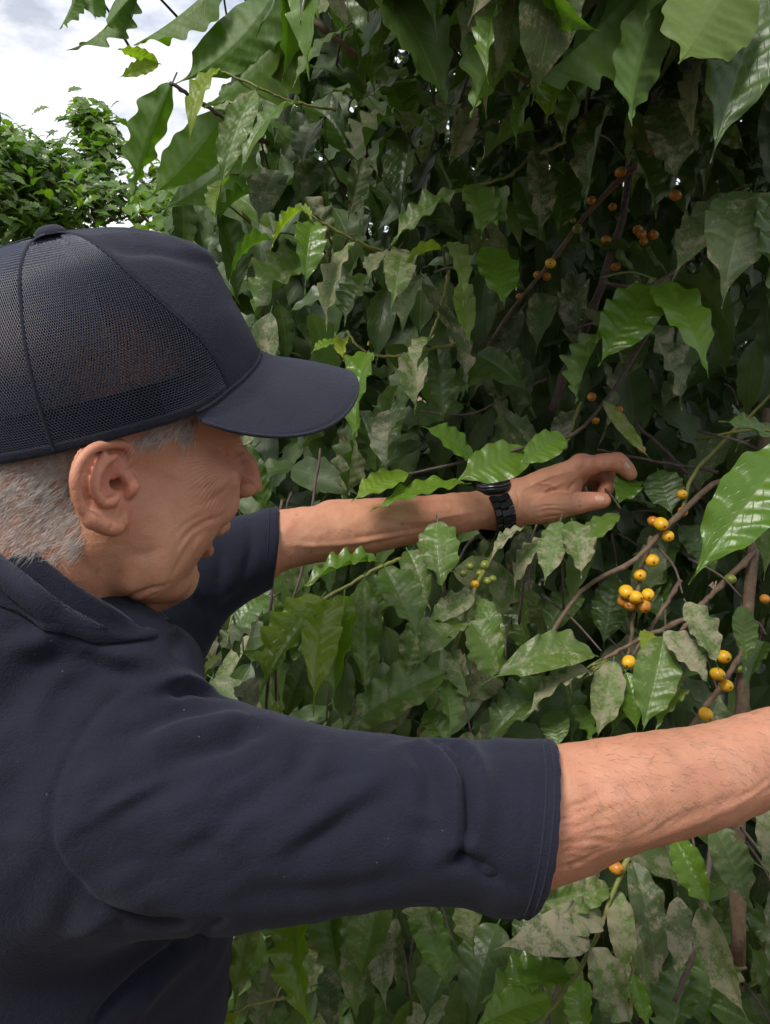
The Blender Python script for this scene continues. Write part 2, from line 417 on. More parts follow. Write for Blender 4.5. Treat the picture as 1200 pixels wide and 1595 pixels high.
        # bowl of the ear
        e1 = np.array([-.90 * 1, .42 * s, 0]); e1 /= np.linalg.norm(e1); nn = nrm.copy(); nn[1] = abs(nn[1]) * s; e2 = np.cross(nn, e1)
        frame = np.array([e1, nn, e2])
        P += [EL(H(*me(157, 752, -4.5)), frame @ A, np.array([19, 3.4, 26]) / 1000, .004)]
        P += [EL(H(*me(168, 800, -1)), frame @ A, np.array([11, 4.6, 12]) / 1000, .005)]
        P += [EL(H(*me(180, 755, -11)), frame @ A, np.array([14, 9, 22]) / 1000, .008)]
        P += [EL(H(*me(174, 752, 5)), frame @ A, np.array([11.5, 8, 13]) / 1000, .003, -1)]     # concha
        P += [EL(H(*me(187, 752, -2)), frame @ A, np.array([4.5, 12, 5]) / 1000, .003, -1)]      # canal
        P += [EL(H(*me(187, 711, 2)), frame @ A, np.array([4, 4, 3.5]) / 1000, .003, -1)]
        P += chain(hel, [2, 2.6, 2.9, 3.0, 3.0, 3.0, 3.0, 3.0, 3.0, 3.0, 3.2, 3.8], 2.6)
        P += chain(lobe, [4.2, 5, 5.4, 5, 4], 5)
        P += chain(anti, [2.2, 2.8, 3.2, 3.3, 3.4, 3.4, 3], 3); P += chain(anti2, [2, 2.6, 3], 3)
        P += chain(tra, [3.4, 4.2, 3.6], 4)
    hv, hq = sculpt([P], H(35, 0, 10) - np.array([.155, .155, .165]), H(35, 0, 10) + np.array([.125, .125, .13]), .00122)
    hn = vnormals(hv, hq)
    pr0 = project(hv)
    def loc(v): q = (v - O) * 1000; return np.c_[q @ F, q @ S, q @ U]
    # wrinkles: crow's feet, smile folds, jowl and neck creases
    G = [([(386, 702), (373, 709), (360, 717)], .0024, .0015), ([(387, 690), (371, 695), (356, 706)], .0016, .0017), ([(384, 718), (374, 722), (363, 725)], .0012, .0014), ([(352, 805), (325, 813), (300, 829), (282, 850)], .0017, .0024), ([(345, 797), (318, 804), (292, 818), (272, 838)], .0006, .0020),
         ([(366, 738), (358, 760), (336, 778), (306, 790)], .0007, .0020), ([(362, 732), (350, 747), (330, 758), (303, 766)], .0006, .0018),
         ([(318, 828), (301, 846), (289, 868), (278, 888), (268, 905)], .0016, .0022), ([(328, 824), (311, 840), (301, 858), (297, 872)], .0007, .0018),
         ([(254, 856), (228, 866), (200, 866)], .0013, .0045), ([(266, 912), (235, 922), (205, 932), (185, 940)], .0021, .0025), ([(250, 926), (225, 938), (205, 945)], .0010, .0016),
         ([(86, 820), (120, 860), (150, 905)], .0010, .0026), ([(195, 790), (200, 815), (196, 840)], .0007, .0016),
         ([(180, 815), (176, 826)], .0008, .0013), ([(188, 790), (182, 806)], .0007, .0012)]
    for px, dp, wd in G: groove(hv, hn, px, dp, wd)
    hv += hn * (vnoise(hv, 160) * .0002 + vnoise(hv, 75) * .00022)[:, None]
    lc = loc(hv); pr = project(hv)
    red = np.full(len(hv), .12)
    g = lambda c, r: np.exp(-(((lc - np.array(c)) / np.array(r)) ** 2).sum(1))
    red += 1.0 * g((118, 0, -10), (18, 18, 18)) + .6 * g((80, 40, -12), (22, 20, 18)) + .6 * g((80, -40, -12), (22, 20, 18)) + 1.3 * g((80, 36, 13), (16, 20, 13)) + 1.3 * g((80, -36, 13), (16, 20, 13))
    ear = (np.abs(lc[:, 1]) > 71) & (np.abs(lc[:, 0] + 8) < 34) & (np.abs(lc[:, 2] + 3) < 42); red[ear] += .35
    for s in (1, -1): red += .9 * g((-6, 74 * s, 0), (12, 10, 16))
    red += .5 * g((20, 30, -115), (40, 60, 30))
    # fan of laugh lines from the outer corner of each eye
    df, du_ = lc[:, 0] - 80, lc[:, 2] - 9.5; rad_ = np.hypot(df, du_); ang_ = np.degrees(np.arctan2(du_, -df)) + rad_ * .35
    crow_u = ang_ * .62 + vnoise(hv, 60) * 1.5 + vnoise(hv, 130) * .7; crow_m = np.exp(-((rad_ - 17) / 16) ** 2) * np.clip((40 - ang_) / 12, 0, 1) * np.clip((ang_ + 78) / 15, 0, 1) * (df < 2) * (np.abs(lc[:, 1]) > 28)
    lip = g((88, 0, -45), (10, 26, 3.5)) * .6 + g((85, 0, -62), (10, 24, 5)) * .8 + 1.0 * g((70, 0, -53), (14, 26, 6))

    # arms
    def ch(pts, k=.02, sub=3):
        q = spline(pts, (len(pts) - 1) * sub + 1); pr_ = [RC(W(*a[:3]), W(*b[:3]), a[3], b[3], .002) for a, b in zip(q[:-1], q[1:])]
        pr_[0]['k'] = k; return pr_
    far = ch([(250, 930, .79, .042), (380, 868, .84, .037), (440, 841, .86, .0335), (560, 824, .89, .0305), (680, 804, .92, .0255), (745, 795, .94, .0235), (790, 787, .95, .0235)])
    far += [RC(W(520, 812, .90), W(640, 806, .93), .024, .018, .02)]
    hand = ch([(782, 790, .952, .024), (850, 762, .965, .021), (900, 742, .985, .014)]) + \
        ch([(795, 780, .952, .020), (850, 752, .955, .0175), (906, 728, .962, .0135)], .012) + \
        ch([(800, 780, .97, .019), (850, 752, .985, .016), (900, 732, .995, .0125)], .012) + \
        ch([(800, 785, .985, .018), (850, 760, 1.005, .0145), (890, 742, 1.02, .0115)], .012) + \
        ch([(800, 795, .99, .017), (840, 775, 1.015, .0135), (872, 760, 1.04, .0105)], .012) + \
        ch([(906, 728, .962, .0128), (946, 720, .966, .0112), (970, 726, .968, .0104), (982, 738, .968, .0088)], .006) + \
        ch([(900, 734, .995, .0122), (938, 735, .997, .0112), (948, 752, .99, .0102), (941, 768, .975, .0088)], .005) + \
        ch([(890, 744, 1.02, .0115), (925, 745, 1.025, .0105), (935, 765, 1.015, .0095), (925, 778, 1.0, .0085)], .005) + \
        ch([(872, 760, 1.04, .0102), (900, 760, 1.05, .0092), (908, 777, 1.04, .0085), (898, 788, 1.03, .0075)], .005) + \
        ch([(812, 797, .945, .0165), (852, 792, .937, .0170), (898, 784, .930, .0122), (922, 781, .930, .0108), (940, 780, .932, .0092)], .009) + \
        [RC(W(862, 790, .945), W(890, 760, .965), .012, .012, .014), RC(W(904, 724, .957), W(908, 724, .957), .0142, .0142, .006), RC(W(962, 718, .966), W(966, 721, .966), .0112, .0112, .004), RC(W(897, 784, .928), W(902, 783, .928), .0128, .0128, .004), RC(W(899, 728, .99), W(903, 728, .99), .0135, .0135, .006)]
    va, qa = sculpt([far + hand], W(590, 800, .93) - np.array([.27, .15, .11]), W(590, 800, .93) + np.array([.34, .24, .14]), .0015)
    na = vnormals(va, qa)
    for px, dp, wd in [([(905, 712), (908, 728), (905, 742)], .0009, .0018), ([(944, 708), (948, 720), (946, 732)], .0008, .0014), ([(968, 716), (966, 728)], .0007, .0012),
                       ([(897, 773), (901, 785), (899, 796)], .0009, .0013), ([(903, 773), (906, 785), (904, 795)], .0006, .0011),
                       ([(815, 760), (850, 742), (890, 730)], -.0014, .0022), ([(820, 775), (855, 763), (885, 752)], -.0010, .0020), ([(838, 748), (862, 757), (880, 768)], -.0009, .0016),
                       ([(830, 800), (860, 797), (885, 800)], .0010, .0015), ([(828, 790), (855, 785), (880, 790)], .0009, .0014), ([(840, 810), (870, 806), (890, 803)], .0009, .0014),
                       ([(806, 760), (812, 780), (808, 800)], .0008, .0016), ([(900, 752), (888, 765), (884, 778)], .0013, .0022),
                       ([(450, 850), (540, 850), (640, 832)], -.0012, .0035), ([(600, 800), (660, 812), (735, 798)], -.0013, .0026), ([(560, 840), (640, 828), (720, 815)], .0010, .003),
                       ([(520, 862), (590, 848), (660, 834)], .0005, .003)]:
        groove(va, na, px, dp * 1.5, wd)
    va += na * (vnoise(va, 170) * .00035 + vnoise(va, 60) * .0006)[:, None]
    near = ch([(600, 1280, .52, .043), (760, 1284, .524, .0440), (860, 1262, .53, .0415), (1000, 1229, .555, .0385), (1110, 1207, .585, .0370), (1210, 1168, .615, .0330), (1330, 1120, .65, .0265), (1400, 1095, .67, .0250)], .03)
    near += [RC(W(842, 1330, .53), W(895, 1326, .54), .0135, .010, .03)]
    near += ch([(1400, 1095, .685, .025), (1470, 1075, .70, .024)], .015)
    for i, (dy, dd, ln) in enumerate([(-28, -.012, 1.0), (-10, .008, 1.08), (8, .028, 1.02), (24, .046, .85)]):
        near += ch([(1410, 1095 + dy * .4, .69 + dd * .4, .018), (1490, 1072 + dy, .70 + dd, .0125), (1490 + 60 * ln, 1062 + dy, .715 + dd, .0108), (1490 + 100 * ln, 1080 + dy, .72 + dd, .0096), (1490 + 112 * ln, 1105 + dy, .715 + dd, .0082)], .007)
    near += ch([(1420, 1085, .68, .018), (1470, 1052, .665, .0155), (1510, 1040, .665, .0115), (1545, 1048, .672, .0092)], .008)
    vb, qb = sculpt([near], W(1100, 1200, .60) - np.array([.28, .14, .16]), W(1100, 1200, .60) + np.array([.34, .24, .16]), .0018)
    nb_ = vnormals(vb, qb)
    for px, dp, wd in [([(880, 1215), (960, 1205), (1060, 1195), (1160, 1170)], -.0008, .006), ([(900, 1260), (980, 1250), (1080, 1232)], -.0005, .005), ([(960, 1330), (1050, 1300), (1130, 1265), (1200, 1225)], -.0009, .004)]:
        groove(vb, nb_, px, dp, wd)
    rr = random.Random(5)
    for i in range(26):       # slack wrinkled skin at the elbow
        x0, y0 = 845 + rr.uniform(-12, 60), 1255 + i * 4.2; ln = rr.uniform(25, 80)
        groove(vb, nb_, [(x0, y0), (x0 + ln * .5, y0 + rr.uniform(-10, 2) - 5), (x0 + ln, y0 - rr.uniform(4, 26))], rr.uniform(.0004, .0011), rr.uniform(.0012, .002), 8)
    for i in range(14):
        x0 = rr.uniform(980, 1180); y0 = 1318 - (x0 - 980) * .37 + rr.uniform(-30, 0)
        groove(vb, nb_, [(x0, y0), (x0 + 22, y0 - 12), (x0 + 45, y0 - 26)], .0006, .0014, 7)
    vb += nb_ * (vnoise(vb, 120) * .00025 + vnoise(vb, 45) * .0004)[:, None]
    # torso and upper arms, hidden by the shirt, close the figure
    tor = ch([(600, 1280, .52, .046), (200, 1265, .52, .055), (60, 1180, .58, .07)], .04) + ch([(250, 930, .79, .042), (120, 1060, .72, .06), (60, 1180, .62, .08)], .04) + \
        ch([(60, 1180, .64, .115), (30, 1480, .66, .125), (-20, 1900, .72, .13)], .05) + [RC(H(-50, 0, -110), W(40, 1120, .64), .045, .06, .03)]
    leg1 = W(-20, 1900, .72)
    tor += [RC(leg1 + np.array([.0, -.06, -.05]), np.array([leg1[0] - .02, leg1[1] - .08, .5]), .09, .06, .04), RC(np.array([leg1[0] - .02, leg1[1] - .08, .5]), np.array([leg1[0] - .06, leg1[1] - .08, .1]), .06, .045, .03),
            RC(leg1 + np.array([.03, .1, -.05]), np.array([leg1[0] + .05, leg1[1] + .12, .5]), .09, .06, .04), RC(np.array([leg1[0] + .05, leg1[1] + .12, .5]), np.array([leg1[0], leg1[1] + .14, .1]), .06, .045, .03)]
    vt, qt = sculpt([tor], np.array([-.75, .2, .05]), np.array([.12, 1.2, 1.6]), .010, B=8)
    vs_ = [hv, va, vb, vt]; qs = [hq, qa, qb, qt]; off = np.cumsum([0] + [len(x) for x in vs_[:-1]])
    bme = mesh('body', np.concatenate(vs_), np.concatenate([q + o for q, o in zip(qs, off)]))
    pa = project(va); reda = .22 + .55 * np.exp(-(((pa[:, 0] - 940) / 40) ** 2 + ((pa[:, 1] - 760) / 40) ** 2)); pb = project(vb)
    redb = .22 + .35 * np.exp(-(((pb[:, 0] - 850) / 50) ** 2 + ((pb[:, 1] - 1360) / 40) ** 2))
    vattr(bme, 'red', np.clip(np.concatenate([red, reda, redb, np.zeros(len(vt))]), 0, 1))
    zz_ = np.zeros(len(va) + len(vb) + len(vt)); vattr(bme, 'crow_u', np.concatenate([crow_u, zz_])); vattr(bme, 'crow_m', np.clip(np.concatenate([crow_m, zz_]), 0, 1))
    vattr(bme, 'lip', np.clip(np.concatenate([lip, np.zeros(len(va) + len(vb) + len(vt))]), 0, 1))
    body = link('body', bme, M['skin'], root)
    # teeth and eyes
    mb = MB()
    for i in range(-5, 6):
        a = i * .19; c = H(84 - 30 * (1 - math.cos(a)) - 4, 30 * math.sin(a) * 1.05, -49.5)
        for uu, hh in ((-49.5, 4.2), (-58.5, 3.2)):
            c = H((83 if uu > -55 else 75) - 30 * (1 - math.cos(a)), 30 * math.sin(a), uu); Fw = math.cos(a) * F + math.sin(a) * S * 1; Sw = -math.sin(a) * F + math.cos(a) * S
            bx = [c + x * Sw * .0027 + y * Fw * .002 + z * U * hh / 1000 for x in (-1, 1) for y in (-1, 1) for z in (-1, 1)]
            mb.add(bx, [(0, 1, 3, 2), (4, 6, 7, 5), (0, 4, 5, 1), (2, 3, 7, 6), (0, 2, 6, 4), (1, 5, 7, 3)])
    mb.build('teeth', M['teeth'], body)
    def nail(px, py, d, tip, r, wd):
        c = on_surface(va, [(px, py)])[0]; i_ = np.argmin(np.linalg.norm(va - c, axis=1)); n_ = na[i_]; t_ = W(*tip) - c; t_ -= n_ * (t_ @ n_); t_ /= np.linalg.norm(t_); s_ = np.cross(n_, t_); V = []; Fq = []
        for i in range(7):
            for j in range(7):
                u, v = -1 + i / 3, -1 + j / 3; k_ = math.sqrt(max(0, 1 - .25 * v * v)); V.append(c + t_ * r * v + s_ * wd * u * k_ + n_ * (.0010 - .0022 * u * u * (wd / .005) - .0006 * v * v))
        for i in range(6):
            for j in range(6): Fq.append((i * 7 + j, (i + 1) * 7 + j, (i + 1) * 7 + j + 1, i * 7 + j + 1))
        m2 = MB(); m2.add(V, Fq); m2.build('fingernail', M['nail'], body)
    nail(936, 774, .925, (960, 778, .93), .0060, .0048); nail(979, 729, .965, (990, 745, .97), .0055, .0042)
    # hair: short strands on the sides and nape, brows
    def strands(sel, dirs, length, wid, count, name, mat, curl=.3):
        ids = RNG.choice(np.where(sel)[0], count); p = hv[ids] + (RNG.random((count, 3)) - .5) * .0012; nn = hn[ids]
        ln = length * RNG.uniform(.5, 1.15, count); dr = dirs[ids] if dirs.ndim == 2 else np.tile(dirs, (count, 1))
        dr = dr + RNG.normal(0, curl, (count, 3)) * .5; dr -= nn * (dr * nn).sum(1)[:, None]; dr /= np.linalg.norm(dr, axis=1)[:, None] + 1e-9
        V = []; 
        for t in (0, .35, .7, 1.0):
            q = p + nn * (ln * (.30 * t - .10 * t * t) + .0003)[:, None] + dr * (ln * t)[:, None] * .95 + np.array([0, 0, -1]) * (ln * t * t * .12)[:, None]
            V.append(q)
        side = np.cross(dr, nn); side /= np.linalg.norm(side, axis=1)[:, None] + 1e-9
        up = np.cross(side, dr)
        rows = []
        for q, s_ in zip(V, (1, .9, .65, .1)):
            rows += [q - side * wid * s_, q + side * wid * s_, q + up * wid * s_ * 1.3]
        vv = np.stack(rows, 1).reshape(-1, 3); fs = []
        for r in range(3):
            for a, b in ((0, 1), (1, 2), (2, 0)): fs.append((r * 3 + a, r * 3 + b, r * 3 + 3 + b, r * 3 + 3 + a))
        fq = (np.array(fs)[None] + np.arange(count)[:, None, None] * 12).reshape(-1, 4)
        return link(name, mesh(name, vv, fq), mat, body)
    lf, ls, lu = lc[:, 0], lc[:, 1], lc[:, 2]
    notear = ~ear
    jag = vnoise(hv, 130) * 5
    hairline = (lf < -22 + jag) & (lu > -52 - (lf + 22) * .05 + jag * 1.5) & (lu < 60) & (np.abs(ls) < 76)
    sideb = (lf > 4) & (lf < 52 + jag) & (lu > 22 + (lf - 10) * .12 + jag * .7) & (lu < 62) & notear
    hair_sel = (hairline | sideb) & notear
    dback = -F * 1.0 - U * .75
    strands(hair_sel, dback, .013, .00012, 15000, 'hair', M['hair_grey'], .8)
    bsel = (lf > 66) & (np.abs(np.abs(ls) - 30) < 17) & (lu > 27) & (lu < 36)
    strands(bsel, S * .6 - F * .3 + U * .3, .010, .00016, 700, 'eyebrow', M['hair_grey'], .8)
    # fine dark hairs on the near forearm
    nonlocal_ = (hv, hn)
    hv2, hn2 = vb, nb_
    selA = (pb[:, 0] > 900) & (pb[:, 0] < 1400) & (nb_[:, 2] > .05)
    ids = RNG.choice(np.where(selA)[0], 1100); p = vb[ids]; nn = nb_[ids]; ln = RNG.uniform(.006, .013, 1100); dr = np.tile(np.array([.75, -.1, -.55]), (1100, 1)) + RNG.normal(0, .35, (1100, 3)); dr -= nn * (dr * nn).sum(1)[:, None]; dr /= np.linalg.norm(dr, axis=1)[:, None]
    sd_ = np.cross(dr, nn); wv = .00009
    vv = np.stack([p - sd_ * wv, p + sd_ * wv, p + nn * (ln * .2)[:, None] + dr * ln[:, None]], 1).reshape(-1, 3)
    link('arm_hair', mesh('arm_hair', vv, np.arange(3300).reshape(-1, 3)), M['hair_dark'], body)

    # ---------------- shirt
    sh_t = ch([(120, 1250, .66, .140), (60, 1500, .665, .165), (20, 1800, .70, .170)], .06) + ch([(140, 1205, .545, .080), (-40, 1075, .56, .088), (-150, 1150, .60, .12)], .05) + \
        ch([(-40, 1060, .60, .08), (120, 1060, .70, .09), (200, 985, .78, .074)], .05) + [RC(H(-60, 0, -118), W(20, 1080, .60), .062, .09, .05)] + ch([(-110, 880, .56, .050), (-10, 940, .535, .052), (90, 1000, .530, .050), (190, 1050, .545, .048)], .04) + ch([(-110, 880, .60, .06), (100, 960, .68, .05), (230, 1040, .62, .04), (200, 1050, .55, .045)], .04) + ch([(-100, 1300, .60, .16), (-60, 1700, .66, .16)], .06)
    sh_t += [PL(W(20, 1900, .70), (0, 0, -1)), RC(H(-32, 0, -50), H(-44, 0, -86), .055, .053, .006, -1)]
    n1_ = W(900, 1268, .575) - W(700, 1278, .53)
    sh_n = ch([(120, 1250, .54, .086), (260, 1260, .525, .0790), (430, 1275, .52, .0655), (600, 1276, .52, .0545), (720, 1278, .52, .0535), (800, 1286, .523, .0545), (900, 1292, .525, .0550)], .03) + [RC(W(782, 1285, .523), W(900, 1291, .525), .0575, .0590, .0015)] + \
        [PL(W(846, 1288, .524), np.array([1, -.10, -.16])), RC(W(760, 1282, .523), W(920, 1293, .527), .0520, .0545, .003, -1)]
    n2_ = W(440, 841, .862) - W(340, 880, .83)
    sh_f = ch([(190, 985, .78, .074), (290, 905, .81, .058), (370, 872, .838, .0465), (450, 842, .865, .0400)], .03) + [PL(W(430, 848, .858), np.array([1, .18, -.12])), RC(W(380, 868, .842), W(470, 836, .872), .0365, .0372, .003, -1)]
    sv, sq = sculpt([sh_t, sh_n, sh_f], W(100, 1300, .6) - np.array([.36, .36, .42]), W(100, 1300, .6) + np.array([.52, .40, .34]), .0027, kg=.035)
    sn = vnormals(sv, sq)
    folds = [  # bunched folds above the cuff
        ([(655, 1152), (696, 1185), (714, 1240), (712, 1300), (695, 1345)], -.0060, .0080), ([(676, 1150), (716, 1190), (729, 1240), (727, 1300), (705, 1350)], .0085, .0042),
        ([(722, 1150), (742, 1185), (752, 1250), (746, 1320)], -.0042, .0080), ([(700, 1150), (724, 1170), (736, 1205)], .0060, .0038),
        ([(640, 1150), (668, 1200), (672, 1260), (650, 1320)], .0042, .0070), ([(690, 1352), (722, 1340), (752, 1352), (790, 1380)], .0050, .0050), ([(680, 1330), (715, 1318), (745, 1325)], -.0030, .006),
        ([(625, 1195), (560, 1235), (480, 1290), (390, 1345)], -.0045, .0100), ([(612, 1228), (545, 1272), (470, 1325), (400, 1362)], .0040, .0110),
        ([(480, 1150), (470, 1185), (430, 1225), (350, 1260)], .0040, .0080), ([(500, 1160), (488, 1200), (450, 1240)], -.0030, .0080),
        ([(620, 1370), (520, 1392), (380, 1402)], .0030, .010), ([(420, 1130), (370, 1150), (270, 1180)], .0045, .0070), ([(390, 1120), (340, 1128), (250, 1150)], -.0035, .0080),
        ([(345, 1085), (300, 1072), (260, 1082)], .0055, .0050), ([(330, 1070), (280, 1060), (220, 1068)], -.0035, .0060), ([(350, 1105), (280, 1110), (210, 1140)], .0035, .0070),
        ([(330, 1200), (240, 1230), (170, 1280)], .0025, .012), ([(260, 1380), (200, 1330), (150, 1320)], .0020, .014),
        ([(300, 1440), (230, 1448), (150, 1420)], .0040, .006), ([(340, 1440), (260, 1490), (180, 1560), (150, 1600)], .0060, .0050), ([(320, 1475), (250, 1530), (200, 1600)], -.0040, .009),
        ([(240, 1000), (180, 990), (110, 995), (60, 1000)], .0030, .008), ([(100, 985), (130, 1000), (200, 1030), (245, 1040)], -.0035, .009), ([(120, 1015), (170, 1040), (230, 1052)], .0040, .007), ([(110, 990), (60, 1000), (0, 1005)], -.0030, .008), ([(110, 1010), (60, 1040), (20, 1090)], .0030, .010),
        # armhole seam
        ([(205, 1068), (150, 1110), (95, 1190), (74, 1280), (90, 1350), (150, 1420), (225, 1442)], .0019, .0024),
        # shoulder and back drag lines
        ([(190, 1010), (110, 1030), (0, 1030)], .0024, .010), ([(240, 1040), (150, 1060), (40, 1090)], .0026, .010), ([(60, 960), (20, 985), (-30, 990)], .0016, .008),
        ([(30, 1180), (10, 1300), (30, 1420)], .0026, .012), 
        # far sleeve
        ([(330, 830), (350, 870), (345, 915)], .0030, .008), ([(390, 810), (395, 850), (385, 905)], .0022, .006), ([(300, 930), (340, 950), (390, 920)], .003, .008), ([(262, 960), (280, 990), (270, 1020)], .003, .008)]
    for px, dp, wd in folds: groove(sv, sn, px, dp * 1.5, wd, 16)
    rs = random.Random(11)
    for i in range(34):
        x0 = rs.uniform(230, 660); y0 = rs.uniform(1110, 1390); ln = rs.uniform(60, 170); sl = rs.uniform(.25, .75)
        groove(sv, sn, [(x0, y0), (x0 - ln * .5, y0 + ln * .5 * sl + rs.uniform(-8, 8)), (x0 - ln, y0 + ln * sl)], rs.choice((-1, 1, 1)) * rs.uniform(.0010, .0028), rs.uniform(.004, .009), 9)
    for i in range(22):
        x0 = rs.uniform(20, 230); y0 = rs.uniform(1020, 1400); ln = rs.uniform(60, 150)
        groove(sv, sn, [(x0, y0), (x0 - ln * .4, y0 + ln * .4), (x0 - ln * .6, y0 + ln)], rs.choice((-1, 1)) * rs.uniform(.0010, .0022), rs.uniform(.005, .010), 9)
    groove(sv, sn, [(838, 1168), (846, 1220), (838, 1300), (818, 1395)], .0012, .0014, 20, False)
    groove(sv, sn, [(812, 1166), (820, 1220), (812, 1300), (794, 1400)], .0009, .0014, 20, False)
    sv += sn * (vnoise(sv, 28) * .0014 + vnoise(sv, 60) * .0006 + vnoise(sv, 13) * .0022)[:, None]
    shirt = link('polo_shirt', mesh('polo_shirt', sv, sq), M['shirt'], root)
    # hem stitching round both cuffs
    for (c0, ax, rad) in ((W(822, 1287, .5235), np.array([1, -.10, -.16]), .060), (W(834, 1287, .5238), np.array([1, -.10, -.16]), .060), (W(414, 854, .852), np.array([1, .18, -.12]), .043)):
        ax = ax / np.linalg.norm(ax); a_ = np.cross(ax, [0, 0, 1.]); a_ /= np.linalg.norm(a_); b_ = np.cross(ax, a_); ring = []
        ms_ = np.where(np.linalg.norm(sv - c0, axis=1) < rad * 1.6)[0]
        for i in range(72):
            q = c0 + rad * (math.cos(i * math.pi / 36) * a_ + math.sin(i * math.pi / 36) * b_); ii = ms_[np.argmin(((sv[ms_] - q) ** 2).sum(1))]; e_ = sv[ii] + sn[ii] * .0004; ring.append(e_ - ax * ((e_ - c0) @ ax))
        ring = np.array(ring)
        for _ in range(3): ring = .5 * ring + .25 * (np.roll(ring, 1, 0) + np.roll(ring, -1, 0))
        m_ = MB(); m_.tube(np.vstack([ring, ring[:1]]), .00075, 6, False); m_.build('hem_stitch', M['cap_trim'], shirt)
    # ribbed bands
    def band(name, c0, ax, rad, wid, thick, mat, par, n=64, squash=1.0):
        ax = ax / np.linalg.norm(ax); a = np.cross(ax, [0, 0, 1.]); a /= np.linalg.norm(a); b = np.cross(ax, a); V = []; Fq = []
        prof = [(-wid, -thick), (-wid, 0), (-wid * .6, thick), (wid * .6, thick), (wid, 0), (wid, -thick)]
        for i in range(n):
            t = i * 2 * math.pi / n
            for x, r in prof: V.append(c0 + ax * x + (rad + r) * (math.cos(t) * a + math.sin(t) * b * squash))
        k = len(prof)
        for i in range(n):
            for j in range(k): Fq.append((i * k + j, i * k + (j + 1) % k, ((i + 1) % n) * k + (j + 1) % k, ((i + 1) % n) * k + j))
        m_ = MB(); m_.add(V, Fq); return m_.build(name, mat, par)
    # collar: stands round the neck and folds over
    ringN = [(-70, 770, .50), (0, 822, .488), (60, 868, .484), (120, 915, .488), (180, 950, .505), (226, 985, .540), (244, 1000, .590), (225, 985, .640), (150, 930, .670), (50, 860, .665), (-50, 790, .63), (-105, 760, .56), (-70, 770, .50)]
    R3 = np.array([W(*p) for p in spline(ringN, 97)])[:-1]; cc = R3.mean(0); nr = len(R3)
    nrm = np.zeros(3)
    for i in range(nr): nrm += np.cross(R3[i] - cc, R3[(i + 1) % nr] - cc)
    nrm /= np.linalg.norm(nrm); nrm = nrm if nrm[2] > 0 else -nrm
    V = []; Fq = []
    for i in range(nr):
        o_ = R3[i] - cc; o_ -= nrm * (o_ @ nrm); o_ /= np.linalg.norm(o_)
        wv = float(np.interp(project(R3[i][None])[0, 0], [-60, 20, 120, 190, 240], [1.05, .98, .78, .60, .42])) * (1 + .04 * math.sin(i * .31))
        for dx, dz in ((-.006, -.030), (-.0045, -.012), (-.003, -.002), (0, .0012), (.0035, -.0005), (.008 * wv, -.010 * wv), (.0125 * wv, -.021 * wv), (.0165 * wv, -.034 * wv), (.0150 * wv, -.0352 * wv), (.009 * wv, -.022 * wv), (.004, -.012), (-.002, -.028)):
            V.append(R3[i] + o_ * dx + nrm * dz)
    k = 12; V = np.array(V); lo_, hi_ = V.min(0) - .05, V.max(0) + .05; ms_ = np.where(((sv > lo_) & (sv < hi_)).all(1))[0]; s2, n2 = sv[ms_], sn[ms_]
    for i in range(nr):
        for j, wt_, of_ in ((4, .25, .004), (5, .75, .0046), (6, .97, .0034), (7, 1., .0026), (8, 1., .0008), (9, .8, .0005)):
            q = V[i * k + j]; ii = np.argmin(((s2 - q) ** 2).sum(1)); V[i * k + j] = q * (1 - wt_) + (s2[ii] + n2[ii] * of_) * wt_
    for _ in range(2):
        Vr = V.reshape(nr, k, 3); Vr[:, 5:10] = .5 * Vr[:, 5:10] + .25 * (np.roll(Vr, 1, 0) + np.roll(Vr, -1, 0))[:, 5:10]; V = Vr.reshape(-1, 3)
    for i in range(nr):
        for j in range(k): Fq.append((i * k + j, i * k + (j + 1) % k, ((i + 1) % nr) * k + (j + 1) % k, ((i + 1) % nr) * k + j))
    mb = MB(); mb.add(V, Fq); mb.build('collar', M['shirt'], shirt)
    # trousers close the figure below the frame
    tr = [RC(leg1 + np.array([0, .02, .06]), leg1 + np.array([0, .03, -.08]), .15, .13, .05), RC(leg1 + np.array([.0, -.06, -.05]), np.array([leg1[0] - .02, leg1[1] - .08, .5]), .115, .085, .04), RC(np.array([leg1[0] - .02, leg1[1] - .08, .5]), np.array([leg1[0] - .06, leg1[1] - .08, .06]), .085, .075, .03),
          RC(leg1 + np.array([.03, .1, -.05]), np.array([leg1[0] + .05, leg1[1] + .12, .5]), .115, .085, .04), RC(np.array([leg1[0] + .05, leg1[1] + .12, .5]), np.array([leg1[0], leg1[1] + .14, .06]), .085, .075, .03)]
    tv, tq = sculpt([tr], np.array([-.85, .2, .0]), np.array([.1, 1.25, 1.25]), .012, B=8)
    link('trousers', mesh('trousers', tv, tq), M['trousers'], root)
    for dx, dy in ((-.04, -.08), (.02, .14)):
        c = np.array([leg1[0] + dx, leg1[1] + dy, .045]); v_, q_ = sculpt([[RC(c + [-.06, 0, .01], c + [.16, .02, -.005], .05, .04, .02), PL(c + [0, 0, -.04], (0, 0, -1))]], c - np.array([.2, .12, .08]), c + np.array([.3, .14, .12]), .008, B=8)
        link('shoe', mesh('shoe', v_, q_), M['shoe'], root)

    # ---------------- cap
    cap = empty('cap', H(5, 0, 30)); cap.parent = root; cap.matrix_parent_inverse = parent_world(root).inverted()
    tl = math.radians(18); CF = math.cos(tl) * F + math.sin(tl) * U; CU = -math.sin(tl) * F + math.cos(tl) * U; C0 = H(5, 0, 30)
    def K(x, y, z): return C0 + (y * CF + x * S + z * CU) / 1000      # x side, y front, z up (mm)
    tk = np.array([0, .12, .28, .45, .62, .78, .90, 1.0])
